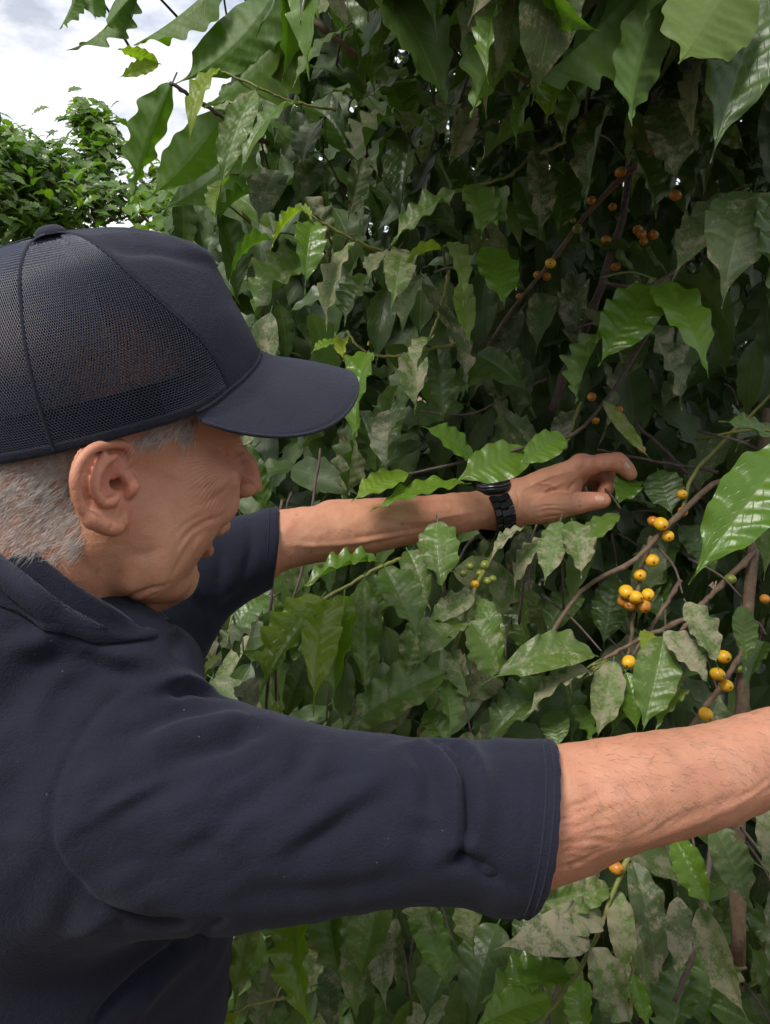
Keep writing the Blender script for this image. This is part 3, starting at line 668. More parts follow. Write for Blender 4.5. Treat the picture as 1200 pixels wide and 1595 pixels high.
    prof = {0: ([1, .99, .955, .91, .855, .79, .42, 0], [0, 16, 40, 63, 84, 101, 120, 128]),
            30: ([1, .995, .97, .93, .885, .815, .44, 0], [0, 16, 40, 63, 84, 101, 120, 128]),
            55: ([1, 1.01, 1.005, .97, .89, .76, .43, 0], [0, 15, 39, 62, 85, 105, 121, 128]),
            90: ([1, 1.02, 1.02, .97, .86, .69, .40, 0], [0, 15, 38, 61, 84, 106, 121, 128]),
            140: ([1, 1.02, 1.01, .95, .83, .66, .40, 0], [0, 15, 38, 61, 84, 106, 121, 128]),
            180: ([1, 1.015, .99, .93, .82, .65, .40, 0], [0, 15, 38, 61, 84, 106, 121, 128])}
    ks = sorted(prof); PR = np.array([prof[k_][0] for k_ in ks]); PH = np.array([prof[k_][1] for k_ in ks])
    def archz(x): return 20 - 25 * (min(abs(x), 90) / 84) ** 2
    tkf = np.interp(np.linspace(0, 7, 57), np.arange(8), tk); TR = []; TH_ = []
    for a in range(0, 182, 2):
        q = spline(np.array([[np.interp(a, ks, PR[:, i]), np.interp(a, ks, PH[:, i])] for i in range(8)]), 57); TR.append(q[:, 0]); TH_.append(q[:, 1])
    def crown(phi, t, off=0.):
        """phi in degrees, 0 at the front, positive towards the camera side"""
        a = abs((phi + 180) % 360 - 180); i_ = min(int(a / 2), 89); fa = a / 2 - i_
        rr_ = float(np.interp(t, tkf, TR[i_] * (1 - fa) + TR[i_ + 1] * fa)); hh = float(np.interp(t, tkf, TH_[i_] * (1 - fa) + TH_[i_ + 1] * fa))
        c, s_ = math.cos(math.radians(phi)), math.sin(math.radians(phi)); ay = 120 if c > 0 else 100
        y = ay * c; x = 83 * s_
        lift = max(0, archz(x) + 4) * (1 if c > 0 else 0) * (1 - min(1, t / .45)) * max(0, min(1, (80 - a) / 25))
        rr_ = rr_ + off / 95
        yc = 3 * t
        # pinch lines beside the front panel
        g_ = math.exp(-((a - 34) / 7.) ** 2) * math.exp(-((t - .84) / .14) ** 2)
        gd_ = math.exp(-(a / 18.) ** 2) * math.exp(-((t - .90) / .07) ** 2)
        return np.array([x * rr_, y * rr_ + yc, hh + lift + 2.5 * g_ - 5.5 * gd_ + off * (t > .6)])
    def patch(phis, ts, off=0., thick=1.2):
        P_ = np.array([[K(*crown(p, t, off)) for t in ts] for p in phis]); m_, n_ = len(phis), len(ts)
        I_ = np.array([[K(*(crown(p, t, off - thick))) for t in ts] for p in phis])
        V = np.concatenate([P_.reshape(-1, 3), I_.reshape(-1, 3)]); Fq = []
        o_ = m_ * n_
        for i in range(m_ - 1):
            for j in range(n_ - 1):
                Fq.append((i * n_ + j, (i + 1) * n_ + j, (i + 1) * n_ + j + 1, i * n_ + j + 1)); Fq.append((o_ + i * n_ + j, o_ + i * n_ + j + 1, o_ + (i + 1) * n_ + j + 1, o_ + (i + 1) * n_ + j))
        for i in range(m_ - 1):
            for j in (0, n_ - 1): Fq.append((i * n_ + j, (i + 1) * n_ + j, o_ + (i + 1) * n_ + j, o_ + i * n_ + j))
        for j in range(n_ - 1):
            for i in (0, m_ - 1): Fq.append((i * n_ + j, i * n_ + j + 1, o_ + i * n_ + j + 1, o_ + i * n_ + j))
        return V, Fq
    def FP(t): q = min(1, max(0, t / .9)); return 55 + 24 * q * q * (3 - 2 * q)
    class Pw:       # wraps crown() so that angle runs between curved seams
        def __init__(s, a, b): s.a, s.b = a, b
        def __call__(s, u, t, off=0.):
            A_ = s.a(t) if callable(s.a) else s.a; B_ = s.b(t) if callable(s.b) else s.b
            return crown(A_ + (B_ - A_) * u, t, off)
    def patch2(pw, us, ts, off, thick):
        m_, n_ = len(us), len(ts); P_ = np.array([[K(*pw(u, t, off)) for t in ts] for u in us]); I_ = np.array([[K(*pw(u, t, off - thick)) for t in ts] for u in us])
        V = np.concatenate([P_.reshape(-1, 3), I_.reshape(-1, 3)]); Fq = []; o_ = m_ * n_
        for i in range(m_ - 1):
            for j in range(n_ - 1):
                Fq += [(i * n_ + j, (i + 1) * n_ + j, (i + 1) * n_ + j + 1, i * n_ + j + 1), (o_ + i * n_ + j, o_ + i * n_ + j + 1, o_ + (i + 1) * n_ + j + 1, o_ + (i + 1) * n_ + j)]
            for j in (0, n_ - 1): Fq.append((i * n_ + j, (i + 1) * n_ + j, o_ + (i + 1) * n_ + j, o_ + i * n_ + j))
        for j in range(n_ - 1):
            for i in (0, m_ - 1): Fq.append((i * n_ + j, i * n_ + j + 1, o_ + i * n_ + j + 1, o_ + i * n_ + j))
        return V, Fq
    mb = MB(); V, Fq = patch2(Pw(lambda t: -FP(t), FP), np.linspace(0, 1, 57), np.linspace(.0, .985, 49), .6, 1.2); V = V + (vnoise(V, 45) * .0011)[:, None] * CF * .6; nV = (V - K(0, 0, 40)); nV /= np.linalg.norm(nV, axis=1)[:, None]; groove(V, nV, [(112, 392), (180, 388), (250, 390), (318, 408)], .0042, .0045, 20); groove(V, nV, [(120, 372), (190, 368), (260, 372), (322, 396)], -.0025, .005, 20); mb.add(V, Fq); mb.build('front_panel', M['cap_cloth'], cap)
    # rear net panels: real threads, staggered cells
    def net(p0, p1):
        pw = Pw(p0, p1); sp_ = 63 if callable(p0) == callable(p1) else 58
        rows = 84; m_ = MB(); ts = np.linspace(.035, .965, rows); ncol = int(sp_ * .98)
        grid = {}
        V = []; Fq = []
        tmpv = []; tmpf = []; idx_ = {}
        def vid(i, j2):
            key = (i, j2)
            if key not in idx_:
                idx_[key] = len(tmpv); tmpv.append(K(*pw(min(max(j2 / (2. * ncol), 0), 1), ts[i], .2)))
            return idx_[key]
        for i in range(rows - 1):
            for j in range(ncol + (i % 2)):
                a0 = 2 * j - (i % 2); a1 = a0 + 2; am = a0 + 1
                tmpf.append([vid(i, max(a0, 0)), vid(i, am) if 0 < am < 2 * ncol else vid(i, max(min(am, 2 * ncol), 0)), vid(i, min(a1, 2 * ncol)), vid(i + 1, min(a1, 2 * ncol)), vid(i + 1, min(max(am, 0), 2 * ncol)), vid(i + 1, max(a0, 0))])
        fs = []
        for f_ in tmpf:
            g_ = []
            for q in f_:
                if q not in g_: g_.append(q)
            if len(g_) >= 3: fs.append(g_)
        me_ = mesh('mesh_panel', tmpv, fs)
        o_ = link('mesh_panel', me_, M['cap_net'], cap)
        md = o_.modifiers.new('threads', 'WIREFRAME'); md.thickness = .0013; md.use_even_offset = False; md.use_boundary = True
        return o_
    net(FP, 118); net(118, 180); net(180, 242); net(242, lambda t: 360 - FP(t))
    # trims
    def strip(f_of_t, n, r, name, mat):
        m_ = MB(); m_.tube([K(*f_of_t(t)) for t in np.linspace(0, 1, n)], r, 8); return m_.build(name, mat, cap)
    for sg in (1, -1): strip(lambda t: crown(sg * FP(t * .985), t * .985, .4), 40, .0010, 'seam', M['cap_trim'])
    for p in (118, 180, 242): strip(lambda t: crown(p, t * .97, .3), 40, .0014, 'seam', M['cap_trim'])
    m_ = MB(); V, Fq = patch(np.linspace(55, 305, 73), np.linspace(0, .055, 4), .9, 2.2); m_.add(V, Fq); m_.build('rim_band', M['cap_trim'], cap)
    m_ = MB(); V, Fq = patch(np.linspace(-180, 180, 97), np.linspace(.0, .20, 5), -2.2, 1.2); m_.add(V, Fq); m_.build('sweatband', M['cap_trim'], cap)
    # button
    m_ = MB(); Vb = []; Fb = []; nn_ = 20
    cb = np.array([0, 3, 127.5])
    for i, a in enumerate(np.linspace(0, math.pi / 2, 7)):
        for j in range(nn_):
            b_ = j * 2 * math.pi / nn_; r_ = 10.5 * math.cos(a) ** .8; Vb.append(K(cb[0] + r_ * math.cos(b_), cb[1] + r_ * math.sin(b_), cb[2] - 1 + 6.8 * math.sin(a)))
    for i in range(6):
        for j in range(nn_): Fb.append((i * nn_ + j, i * nn_ + (j + 1) % nn_, (i + 1) * nn_ + (j + 1) % nn_, (i + 1) * nn_ + j))
    m_.add(Vb, Fb); m_.build('button', M['cap_cloth'], cap)
    # visor
    nphi, nr_ = 45, 16; VB = 70.
    def visor(phi, r, z_off):
        p = crown(phi, 0.0, 1.5); x0, y0 = p[0], p[1]
        s_ = phi / VB; L_ = 71 * max(0, 1 - abs(s_) ** 2.6) ** .62 + 2
        dx = math.sin(math.radians(phi * .62)); dy = math.cos(math.radians(phi * .62))
        x = x0 + dx * L_ * r * (.72); y = y0 + dy * L_ * r
        z = archz(x) - 15 * r * (L_ / 73) * (min(abs(x), 95) / 84) ** 2 - .28 * (y - y0) - .0016 * (y - y0) ** 2 + z_off
        z0 = p[2]; bl = max(0, 1 - r * 6); return K(x, y, z * (1 - bl) + (z0 + z_off) * bl)
    V = []; Fq = []
    for zo in (0, -2.6):
        for i in range(nphi):
            for j in range(nr_): V.append(visor(-VB + 2 * VB * i / (nphi - 1), j / (nr_ - 1), zo))
    o_ = nphi * nr_
    for i in range(nphi - 1):
        for j in range(nr_ - 1):
            Fq += [(i * nr_ + j, (i + 1) * nr_ + j, (i + 1) * nr_ + j + 1, i * nr_ + j + 1), (o_ + i * nr_ + j, o_ + i * nr_ + j + 1, o_ + (i + 1) * nr_ + j + 1, o_ + (i + 1) * nr_ + j)]
        j = nr_ - 1; Fq.append((i * nr_ + j, (i + 1) * nr_ + j, o_ + (i + 1) * nr_ + j, o_ + i * nr_ + j))
    m_ = MB(); m_.add(V, Fq); vis = m_.build('visor', M['cap_cloth'], cap)
    m_ = MB(); m_.tube([visor(-VB + 2 * VB * t, 1.0, -1.3) for t in np.linspace(0, 1, 80)], .0014, 8); m_.build('edge_binding', M['cap_cloth'], vis)
    m_ = MB(); m_.tube([K(*(crown(p, .0, 1.6) + np.array([0, 0, .6]))) for p in np.linspace(-VB, VB, 60)], .0014, 8); m_.build('visor_seam', M['cap_trim'], vis)

    # ---------------- wristwatch on the far wrist
    wc = W(768, 792, .946); axw = W(800, 783, .953) - W(740, 797, .938); axw /= np.linalg.norm(axw)
    up = np.array([-.05, -.02, 1.]); up -= axw * (up @ axw); up /= np.linalg.norm(up); sd2 = np.cross(up, axw)
    if sd2[1] > 0: sd2 = -sd2
    wt = empty('wristwatch', wc); wt.parent = root; wt.matrix_parent_inverse = parent_world(root).inverted()
    cen = wc - up * .006
    nl = 22; ra, rb = .0335, .0315
    for i in range(nl):
        t = 2 * math.pi * i / nl
        if math.sin(t) > .90: continue
        rad = cen + sd2 * ra * math.cos(t) + up * rb * math.sin(t); nrm_ = sd2 * math.cos(t) / ra + up * math.sin(t) / rb; nrm_ /= np.linalg.norm(nrm_); tan = np.cross(axw, nrm_)
        m_ = MB()
        for x0, x1, hgt_ in ((-.0125, -.0050, .0018), (-.0046, .0046, .0026), (.0050, .0125, .0018)):
            sft = .0022 if x0 == -.0046 else 0
            bx = []
            for x in (x0, x1):
                for tt, hh in ((-.0040, -.0014), (.0040, -.0014), (.0040, hgt_ - .0006), (.0033, hgt_), (-.0033, hgt_), (-.0040, hgt_ - .0006)):
                    bx.append(rad + axw * x + tan * (tt + sft) + nrm_ * hh)
            m_.add(bx, [(0, 1, 2, 3, 4, 5), (11, 10, 9, 8, 7, 6)] + [(q, (q + 1) % 6, 6 + (q + 1) % 6, 6 + q) for q in range(6)])
        m_.build('strap_link', M['watch_metal'], wt, smooth=False)
    cc_ = cen + up * (rb - .0005) + axw * .004
    def lathe(prof_, mat, name, par):
        m_ = MB(); V = []; Fq = []; n_ = 40
        for r_, z_ in prof_:
            for j in range(n_): b_ = j * 2 * math.pi / n_; V.append(cc_ + (axw * math.cos(b_) + sd2 * math.sin(b_)) * r_ + up * z_)
        for i in range(len(prof_) - 1):
            for j in range(n_): Fq.append((i * n_ + j, i * n_ + (j + 1) % n_, (i + 1) * n_ + (j + 1) % n_, (i + 1) * n_ + j))
        Fq.append(tuple(range(n_))[::-1]); Fq.append(tuple((len(prof_) - 1) * n_ + j for j in range(n_)))
        m_.add(V, Fq); return m_.build(name, mat, par)
    case = lathe([(.018, -.004), (.0215, -.002), (.0215, .004), (.0205, .005)], M['watch_metal'], 'watch_case', wt)
    lathe([(.0208, .0051), (.0208, .0075), (.0190, .0085), (.0178, .0086), (.0175, .0072)], M['watch_edge'], 'bezel', case)
    lathe([(.0172, .0070), (.0172, .0080)], M['watch_glass'], 'watch_glass', case)
    m_ = MB(); m_.tube([cc_ + axw * .0205 + up * .001, cc_ + axw * .0255 + up * .001], .0030, 12); m_.build('crown_knob', M['watch_edge'], case)
    return root
simple('trousers', (.06, .065, .08), .85, 0, 60, .2, .2)
simple('shoe', (.05, .035, .025), .6, 0, 60, .2, .1)
build_person()

# ------------------------------------------------------------------ coffee bush
def leaf_mat(name, joined):
    m, t, b = new_mat(name); Lk = t.links.new
    # colour controls: R dust, G freshness (dark .. yellow), B gloss; object colour for single leaves, attribute for joined ones
    ctl = node_attr(t, 'leafcol', 'Color') if joined else t.nodes.new('ShaderNodeObjectInfo').outputs['Color']
    sp = t.nodes.new('ShaderNodeSeparateColor'); Lk(ctl, sp.inputs[0]); dust, fresh, gloss = sp.outputs
    uv = t.nodes.new('ShaderNodeUVMap'); uv.uv_map = 'UVMap'; sx = t.nodes.new('ShaderNodeSeparateXYZ'); Lk(uv.outputs[0], sx.inputs[0])
    tcn = t.nodes.new('ShaderNodeTexCoord'); geo = t.nodes.new('ShaderNodeNewGeometry')
    pos = geo.outputs['Position']
    big = node_noise(t, 14, 2, .6, pos); mid = node_noise(t, 60, 3, .65, pos); fine = node_noise(t, 420, 2, .7, pos)
    au = node_math(t, 'ABSOLUTE', node_math(t, 'SUBTRACT', sx.outputs[0], .5))
    # side veins sweep forward from the midrib
    ph = node_math(t, 'SUBTRACT', node_math(t, 'MULTIPLY', sx.outputs[1], 11.), node_math(t, 'MULTIPLY', au, 7.))
    fr = node_math(t, 'ABSOLUTE', node_math(t, 'SUBTRACT', node_math(t, 'FRACT', ph), .5))
    vein = node_math(t, 'MAXIMUM', node_ramp(t, fr, [(.0, .85), (.075, 0.)]), node_ramp(t, au, [(.012, 1.), (.035, 0.)]))
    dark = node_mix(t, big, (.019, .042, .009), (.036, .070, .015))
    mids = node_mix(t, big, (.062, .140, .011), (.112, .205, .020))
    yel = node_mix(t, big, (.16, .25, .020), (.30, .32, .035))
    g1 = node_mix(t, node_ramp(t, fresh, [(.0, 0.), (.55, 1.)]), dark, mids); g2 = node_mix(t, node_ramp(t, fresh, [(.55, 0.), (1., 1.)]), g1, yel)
    g3 = node_mix(t, node_math(t, 'MULTIPLY', vein, .24), g2, (.13, .19, .055))
    # brown blotches at margin and tip
    edge = node_math(t, 'MULTIPLY', node_ramp(t, au, [(.30, 0.), (.5, 1.)]), node_ramp(t, mid, [(.52, 0.), (.62, 1.)]))
    g3 = node_mix(t, node_math(t, 'MULTIPLY', edge, node_math(t, 'MULTIPLY', dust, .7)), g3, (.16, .10, .045))
    # dust film, thicker between veins, streaky
    dn = node_math(t, 'ADD', node_math(t, 'MULTIPLY', mid, .9), node_math(t, 'ADD', node_math(t, 'MULTIPLY', fine, .45), node_math(t, 'MULTIPLY', big, .3)))
    lim = node_math(t, 'SUBTRACT', 1.15, node_math(t, 'MULTIPLY', dust, .46))
    cov = node_math(t, 'MULTIPLY', node_math(t, 'SUBTRACT', dn, lim), 6.5, clamp=True)
    cov = node_math(t, 'MULTIPLY', cov, node_math(t, 'SUBTRACT', 1., node_math(t, 'MULTIPLY', vein, .35)))
    cov = node_math(t, 'ADD', node_math(t, 'MULTIPLY', cov, .62), node_math(t, 'MULTIPLY', dust, .12), clamp=True)
    dcol = node_mix(t, big, (.28, .25, .175), (.38, .325, .235))
    base = node_mix(t, cov, g3, dcol)
    # pale underside
    back = geo.outputs['Backfacing']
    under = node_mix(t, .55, g2, (.075, .12, .045))
    base = node_mix(t, back, base, under)
    Lk(base, b.inputs['Base Color'])
    rg = node_math(t, 'ADD', node_math(t, 'SUBTRACT', .56, node_math(t, 'MULTIPLY', gloss, .36)), node_math(t, 'MULTIPLY', cov, .40), clamp=True)
    Lk(node_math(t, 'MAXIMUM', rg, node_math(t, 'MULTIPLY', back, .55)), b.inputs['Roughness'])
    b.inputs['Specular IOR Level'].default_value = .42
    hb = node_math(t, 'ADD', node_math(t, 'MULTIPLY', vein, -.5), node_math(t, 'ADD', node_math(t, 'MULTIPLY', fine, .25), mid))
    node_bump(t, b, hb, .35, .0012)
    tr = t.nodes.new('ShaderNodeBsdfTranslucent'); Lk(node_mix(t, 1., g3, (1.6, 2.0, .55), 'MULTIPLY'), tr.inputs[0])
    ms = t.nodes.new('ShaderNodeMixShader'); Lk(node_math(t, 'ADD', .16, node_math(t, 'MULTIPLY', fresh, .32)), ms.inputs[0])
    outn = t.nodes['Material Output']; Lk(b.outputs[0], ms.inputs[1]); Lk(tr.outputs[0], ms.inputs[2]); Lk(ms.outputs[0], outn.inputs[0])
    M[name] = m
leaf_mat('leaf', False); leaf_mat('leaf_joined', True)
def bark_mat(name, c1, c2, rough=.8):
    m, t, b = new_mat(name); geo = t.nodes.new('ShaderNodeNewGeometry').outputs['Position']; f = node_noise(t, 90, 5, .7, geo); f2 = node_noise(t, 400, 3, .6, geo)
    t.links.new(node_ramp(t, f, [(.3, c1), (.7, c2)]), b.inputs['Base Color']); b.inputs['Roughness'].default_value = rough
    node_bump(t, b, node_math(t, 'ADD', f, f2), .6, .0015); M[name] = m
bark_mat('bark', (.075, .045, .028), (.17, .115, .075)); bark_mat('green_twig', (.10, .13, .025), (.20, .19, .05), .5); bark_mat('dark_twig', (.045, .03, .028), (.10, .07, .06))
def cherry_mat(name, c1, c2):
    m, t, b = new_mat(name); geo = t.nodes.new('ShaderNodeNewGeometry').outputs['Position']; f = node_noise(t, 130, 4, .6, geo)
    t.links.new(node_ramp(t, f, [(.35, c1), (.68, c2)]), b.inputs['Base Color']); b.inputs['Roughness'].default_value = .38; node_bump(t, b, f, .15, .001)
    b.inputs['Subsurface Weight'].default_value = .08; b.inputs['Subsurface Scale'].default_value = .004; M[name] = m
cherry_mat('cherry_yellow', (.70, .42, .016), (.60, .29, .012)); cherry_mat('cherry_orange', (.50, .22, .016), (.34, .11, .018)); cherry_mat('cherry_green', (.10, .15, .022), (.20, .20, .03))
simple('cherry_eye', (.12, .06, .02), .6, 0, 200, .2, 0)

def leaf_mesh(seed, wav=1.0, fold=.25, curl=.5, twist=.0, nu=11, nv=72, width=.36):
    """unit-length coffee leaf along +Y, face +Z, drooping tip; margins waved, blade quilted between the veins"""
    r = np.random.default_rng(seed); V = []; UVs = []
    ph = r.uniform(0, 6.28, 4); amp = wav * r.uniform(.75, 1.25)
    for j in range(nv + 1):
        v = j / nv
        w_ = width * .5 * (math.sin(math.pi * min(1, v ** .82)) ** .78) * (1 - .22 * v)
        if v > .72: w_ *= 1 - .92 * (1 - (1 - (v - .72) / .28) ** 1.7) ** .9
        w_ = max(w_, .0035)
        yy = v; zz = -curl * .5 * v ** 2
        for i in range(nu):
            u = -1 + 2 * i / (nu - 1); a = abs(u)
            sgn = 1 if u > 0 else -1
            wave = math.sin(v * 2 * math.pi * (5.6 if sgn > 0 else 5.1) + ph[0 if sgn > 0 else 1] + .8 * math.sin(v * 5 + ph[2])) + .45 * math.sin(v * 2 * math.pi * 3.1 + ph[2 if sgn > 0 else 3])
            ruffle = wave * a ** 2.2 * .025 * amp * math.sin(math.pi * v) ** .5
            quilt = .0095 * math.sin(2 * math.pi * (v * 11 - a * 3.5)) * math.sin(math.pi * a) * math.sin(math.pi * v)
            rib = -.006 * math.exp(-(a / .12) ** 2)
            x = u * w_ * (1 - .10 * fold * a) * (1 + .030 * amp * wave * a ** 2); z = zz + a * w_ * fold * 1.0 + ruffle + quilt + rib - .05 * a * a * curl * w_ * 2
            ang = twist * v * 1.2; xr = x * math.cos(ang) - (z - zz) * math.sin(ang); zr = zz + x * math.sin(ang) + (z - zz) * math.cos(ang)
            V.append((xr, yy - .10 * curl * v ** 3, zr)); UVs.append((.5 + .5 * u, v))
    Fq = []; 
    for j in range(nv):
        for i in range(nu - 1): Fq.append((j * nu + i, j * nu + i + 1, (j + 1) * nu + i + 1, (j + 1) * nu + i))
    # petiole
    o_ = len(V); n_ = 5
    for (yy, rr_) in ((-.075, .0075), (.02, .0065)):
        for k in range(n_): b_ = k * 2 * math.pi / n_; V.append((rr_ * math.cos(b_), yy, rr_ * math.sin(b_) - .012)); UVs.append((.5, .02))
    for k in range(n_): Fq.append((o_ + k, o_ + (k + 1) % n_, o_ + n_ + (k + 1) % n_, o_ + n_ + k))
    V = np.array(V); chord = V[nv * nu + nu // 2]; L_ = np.linalg.norm(chord)
    # straighten so that the tip lies on +Y at distance 1
    an = math.atan2(chord[2], chord[1]); c, s = math.cos(-an), math.sin(-an)
    y = V[:, 1] * c - V[:, 2] * s; z = V[:, 1] * s + V[:, 2] * c; V[:, 1] = y / L_; V[:, 2] = z / L_; V[:, 0] /= L_
    return V, Fq, np.array(UVs)
def make_leaf_data(name, V, Fq, UVs):
    me = mesh(name, V, Fq); ul = me.uv_layers.new(name='UVMap'); li = np.zeros(len(me.loops), np.int32); me.loops.foreach_get('vertex_index', li); ul.data.foreach_set('uv', UVs[li].astype(np.float32).ravel())
    me.materials.append(M['leaf']); return me
LEAF = []
for i in range(20):
    V, Fq, U_ = leaf_mesh(100 + i, wav=[.8, 1.2, 1.7, 1.4, 1., 1.9, 1.3][i % 7], fold=[.25, .5, .75, .4, .9][i % 5], curl=[.45, .8, 1.1, .6, .3, 1.3][i % 6], twist=[.1, .6, -.5, .25, -.8][i % 5])
    LEAF.append(make_leaf_data('leaf', V, Fq, U_))
LITE = [leaf_mesh(300 + i, wav=1.0 + .3 * (i % 3), fold=.3 + .1 * (i % 3), curl=.4 + .2 * (i % 4), twist=.2 * (i % 3 - 1), nu=5, nv=16) for i in range(6)]

bush = empty('coffee_bush', (W(900, 800, 1.35)[0], W(900, 800, 1.35)[1], 0))
tag(bush, 'large coffee bush with dusty wavy leaves and yellow cherries beside the man', 'coffee bush')
def part(o, parent):
    o.parent = parent; o.matrix_parent_inverse = parent_world(parent).inverted(); return o
BR = []     # branches as (object, sampled points)
def twig(pts, r0, r1, mat='bark', nodes=True, name='branch', n=24, wob=.002, sides=8):
    P = spline([W(*p) for p in pts], n); ln = len(P); P = P + (RNG.random((ln, 3)) - .5) * wob
    R_ = np.linspace(r0, r1, ln)
    if nodes: R_ = R_ * (1 + .28 * (np.arange(ln) % 6 == 3))
    m_ = MB(); m_.tube(P, R_, sides); o = m_.build(name, M[mat], bush); BR.append((o, P)); return o
def nearest_branch(p, lim=.05):
    best = None; bd = lim
    for o, P in BR:
        d = np.min(np.linalg.norm(P - p, axis=1))
        if d < bd: bd = d; best = o
    return best
def add_leaf(b, t, ratio, dust, fresh, gloss, roll=0., par=None, var=None):
    """leaf from base point b to tip point t (world); ratio = width / length; roll turns the blade about its length"""
    y = t - b; L_ = np.linalg.norm(y); y /= L_
    up = np.array([0., -.55, .85]); z = up - y * (up @ y)
    if np.linalg.norm(z) < .25: z = np.array([0., -1., .1]); z = z - y * (z @ y)
    z /= np.linalg.norm(z); x = np.cross(y, z)
    c, s = math.cos(roll), math.sin(roll); x, z = x * c - z * s, z * c + x * s
    x = np.cross(y, z)
    vw = (b + t) / 2 - CAM; vw /= np.linalg.norm(vw); ratio = min(.62, ratio / max(.78, abs(z @ vw)))
    me = LEAF[var if var is not None else random.randrange(len(LEAF))]
    o = bpy.data.objects.new('leaf', me); COL.objects.link(o); k = ratio / .30
    m4 = Matrix(((x[0] * L_ * k, y[0] * L_, z[0] * L_, b[0]), (x[1] * L_ * k, y[1] * L_, z[1] * L_, b[1]), (x[2] * L_ * k, y[2] * L_, z[2] * L_, b[2]), (0, 0, 0, 1)))
    o.parent = par if par is not None else bush; o.matrix_parent_inverse = parent_world(o.parent).inverted(); o.matrix_basis = m4
    o.color = (min(1, max(0, dust)), min(1, max(0, fresh)), min(1, max(0, gloss)), 1)
    return o
# ------------------------------------------------------------------ branches the photograph shows (pixel, pixel, distance)
twig([(1290, 690, .98), (1180, 735, .95), (1115, 752, .93), (1060, 800, .91), (1030, 830, .90), (985, 875, .89), (920, 910, .88), (875, 960, .87), (850, 1010, .86)], .0042, .0020)
twig([(1015, 835, .91), (1000, 890, .905), (990, 950, .90), (982, 1000, .90), (975, 1040, .90)], .0026, .0018)
twig([(1195, 640, 1.02), (1175, 840, .97), (1162, 1000, .94), (1155, 1110, .92), (1150, 1250, .92), (1150, 1500, .95)], .0065, .0085, name='stem')
twig([(1175, 860, .96), (1130, 905, .94), (1090, 945, .92), (1060, 985, .90)], .0040, .0022)
twig([(1060, 905, .93), (1035, 945, .92), (1010, 985, .91), (975, 1035, .90)], .0028, .0018)
twig([(1080, 960, .91), (1020, 985, .895), (980, 1005, .885), (945, 1025, .875), (925, 1040, .87)], .0032, .0016)
twig([(1160, 1010, .93), (1130, 1060, .90), (1100, 1100, .88), (1075, 1135, .87)], .0034, .0028)
twig([(760, 540, 1.12), (800, 480, 1.10), (855, 412, 1.08), (905, 345, 1.06), (960, 285, 1.04), (1005, 248, 1.03), (1060, 190, 1.02)], .0024, .0040)
twig([(860, 640, 1.12), (890, 560, 1.10), (925, 480, 1.09), (950, 400, 1.08), (972, 330, 1.08), (990, 200, 1.08)], .0065, .0050, 'dark_twig', name='stem')
twig([(770, 860, .93), (745, 905, .86), (722, 970, .84), (700, 1035, .83), (690, 1055, .825)], .0026, .0020, 'green_twig')
twig([(700, 850, .90), (630, 868, .85), (590, 885, .83), (545, 910, .82), (495, 938, .81)], .0024, .0017, 'green_twig')
twig([(720, 1040, .84), (690, 1085, .83), (662, 1120, .82), (650, 1150, .82)], .0022, .0018, 'green_twig')
twig([(990, 1310, .80), (968, 1360, .79), (945, 1420, .78), (915, 1490, .77), (880, 1545, .76), (845, 1590, .75), (820, 1640, .75)], .0028, .0020, 'green_twig')
twig([(430, -20, .92), (470, 18, .92), (505, 45, .92), (560, 90, .94)], .0045, .0035)
twig([(340, 108, .90), (395, 132, .90), (455, 157, .91), (525, 172, .92)], .0013, .0018, 'green_twig')
twig([(265, 128, .88), (310, 158, .90), (360, 190, .92), (420, 225, .95)], .0022, .0030, 'dark_twig')
twig([(460, 322, .90), (500, 345, .90), (545, 370, .91), (600, 392, .93), (660, 395, .97)], .0015, .0022, 'green_twig')
twig([(930, 700, .99), (1000, 715, .98), (1060, 725, .97), (1120, 735, .96)], .0018, .0020, 'dark_twig')
twig([(990, 660, 1.06), (1050, 715, 1.03), (1090, 765, 1.0)], .0020, .0026, 'dark_twig')
twig([(1230, 590, .90), (1180, 635, .92), (1125, 690, .93), (1080, 740, .94), (1062, 795, .93)], .0016, .0026, 'green_twig')
twig([(540, 515, .92), (565, 545, .92), (610, 555, .93), (660, 545, .95), (720, 535, 1.0)], .0014, .0022, 'green_twig')
twig([(645, 560, .96), (672, 520, .97), (690, 470, .98), (700, 420, 1.0)], .0016, .0022, 'green_twig')
twig([(735, 290, .90), (790, 275, .91), (830, 245, .93), (880, 220, .97)], .0018, .0024, 'green_twig')
twig([(790, 100, .80), (835, 133, .82), (890, 120, .86), (960, 90, .95)], .0028, .0036)
twig([(940, 440, .95), (985, 446, .94), (1015, 445, .93), (1080, 400, 1.0)], .0020, .0024, 'dark_twig')
twig([(905, 625, 1.0), (890, 670, .99), (880, 700, .98)], .0018, .0016, 'green_twig')
twig([(1050, 1560, .82), (1080, 1490, .83), (1100, 1400, .85), (1110, 1290, .88), (1125, 1180, .92)], .0026, .0032, 'dark_twig')
twig([(985, 1580, .80), (985, 1500, .80), (990, 1420, .82)], .0014, .0018, 'green_twig')
twig([(340, 1590, .70), (390, 1565, .71), (450, 1555, .73)], .0012, .0016, 'green_twig')
twig([(415, 1120, .92), (420, 1010, .92), (425, 900, .95), (440, 780, 1.0)], .0017, .0020, 'dark_twig')
twig([(430, 1110, .93), (432, 1000, .94), (470, 890, .98), (500, 700, 1.05)], .0014, .0018, 'dark_twig')
twig([(655, 640, 1.10), (735, 645, 1.08), (800, 612, 1.06), (850, 590, 1.08)], .0014, .0020, 'dark_twig')
twig([(560, 765, .86), (640, 737, .87), (740, 716, .87), (830, 694, .87), (900, 672, .92), (960, 600, 1.0), (1010, 520, 1.06)], .0012, .0024, 'dark_twig')
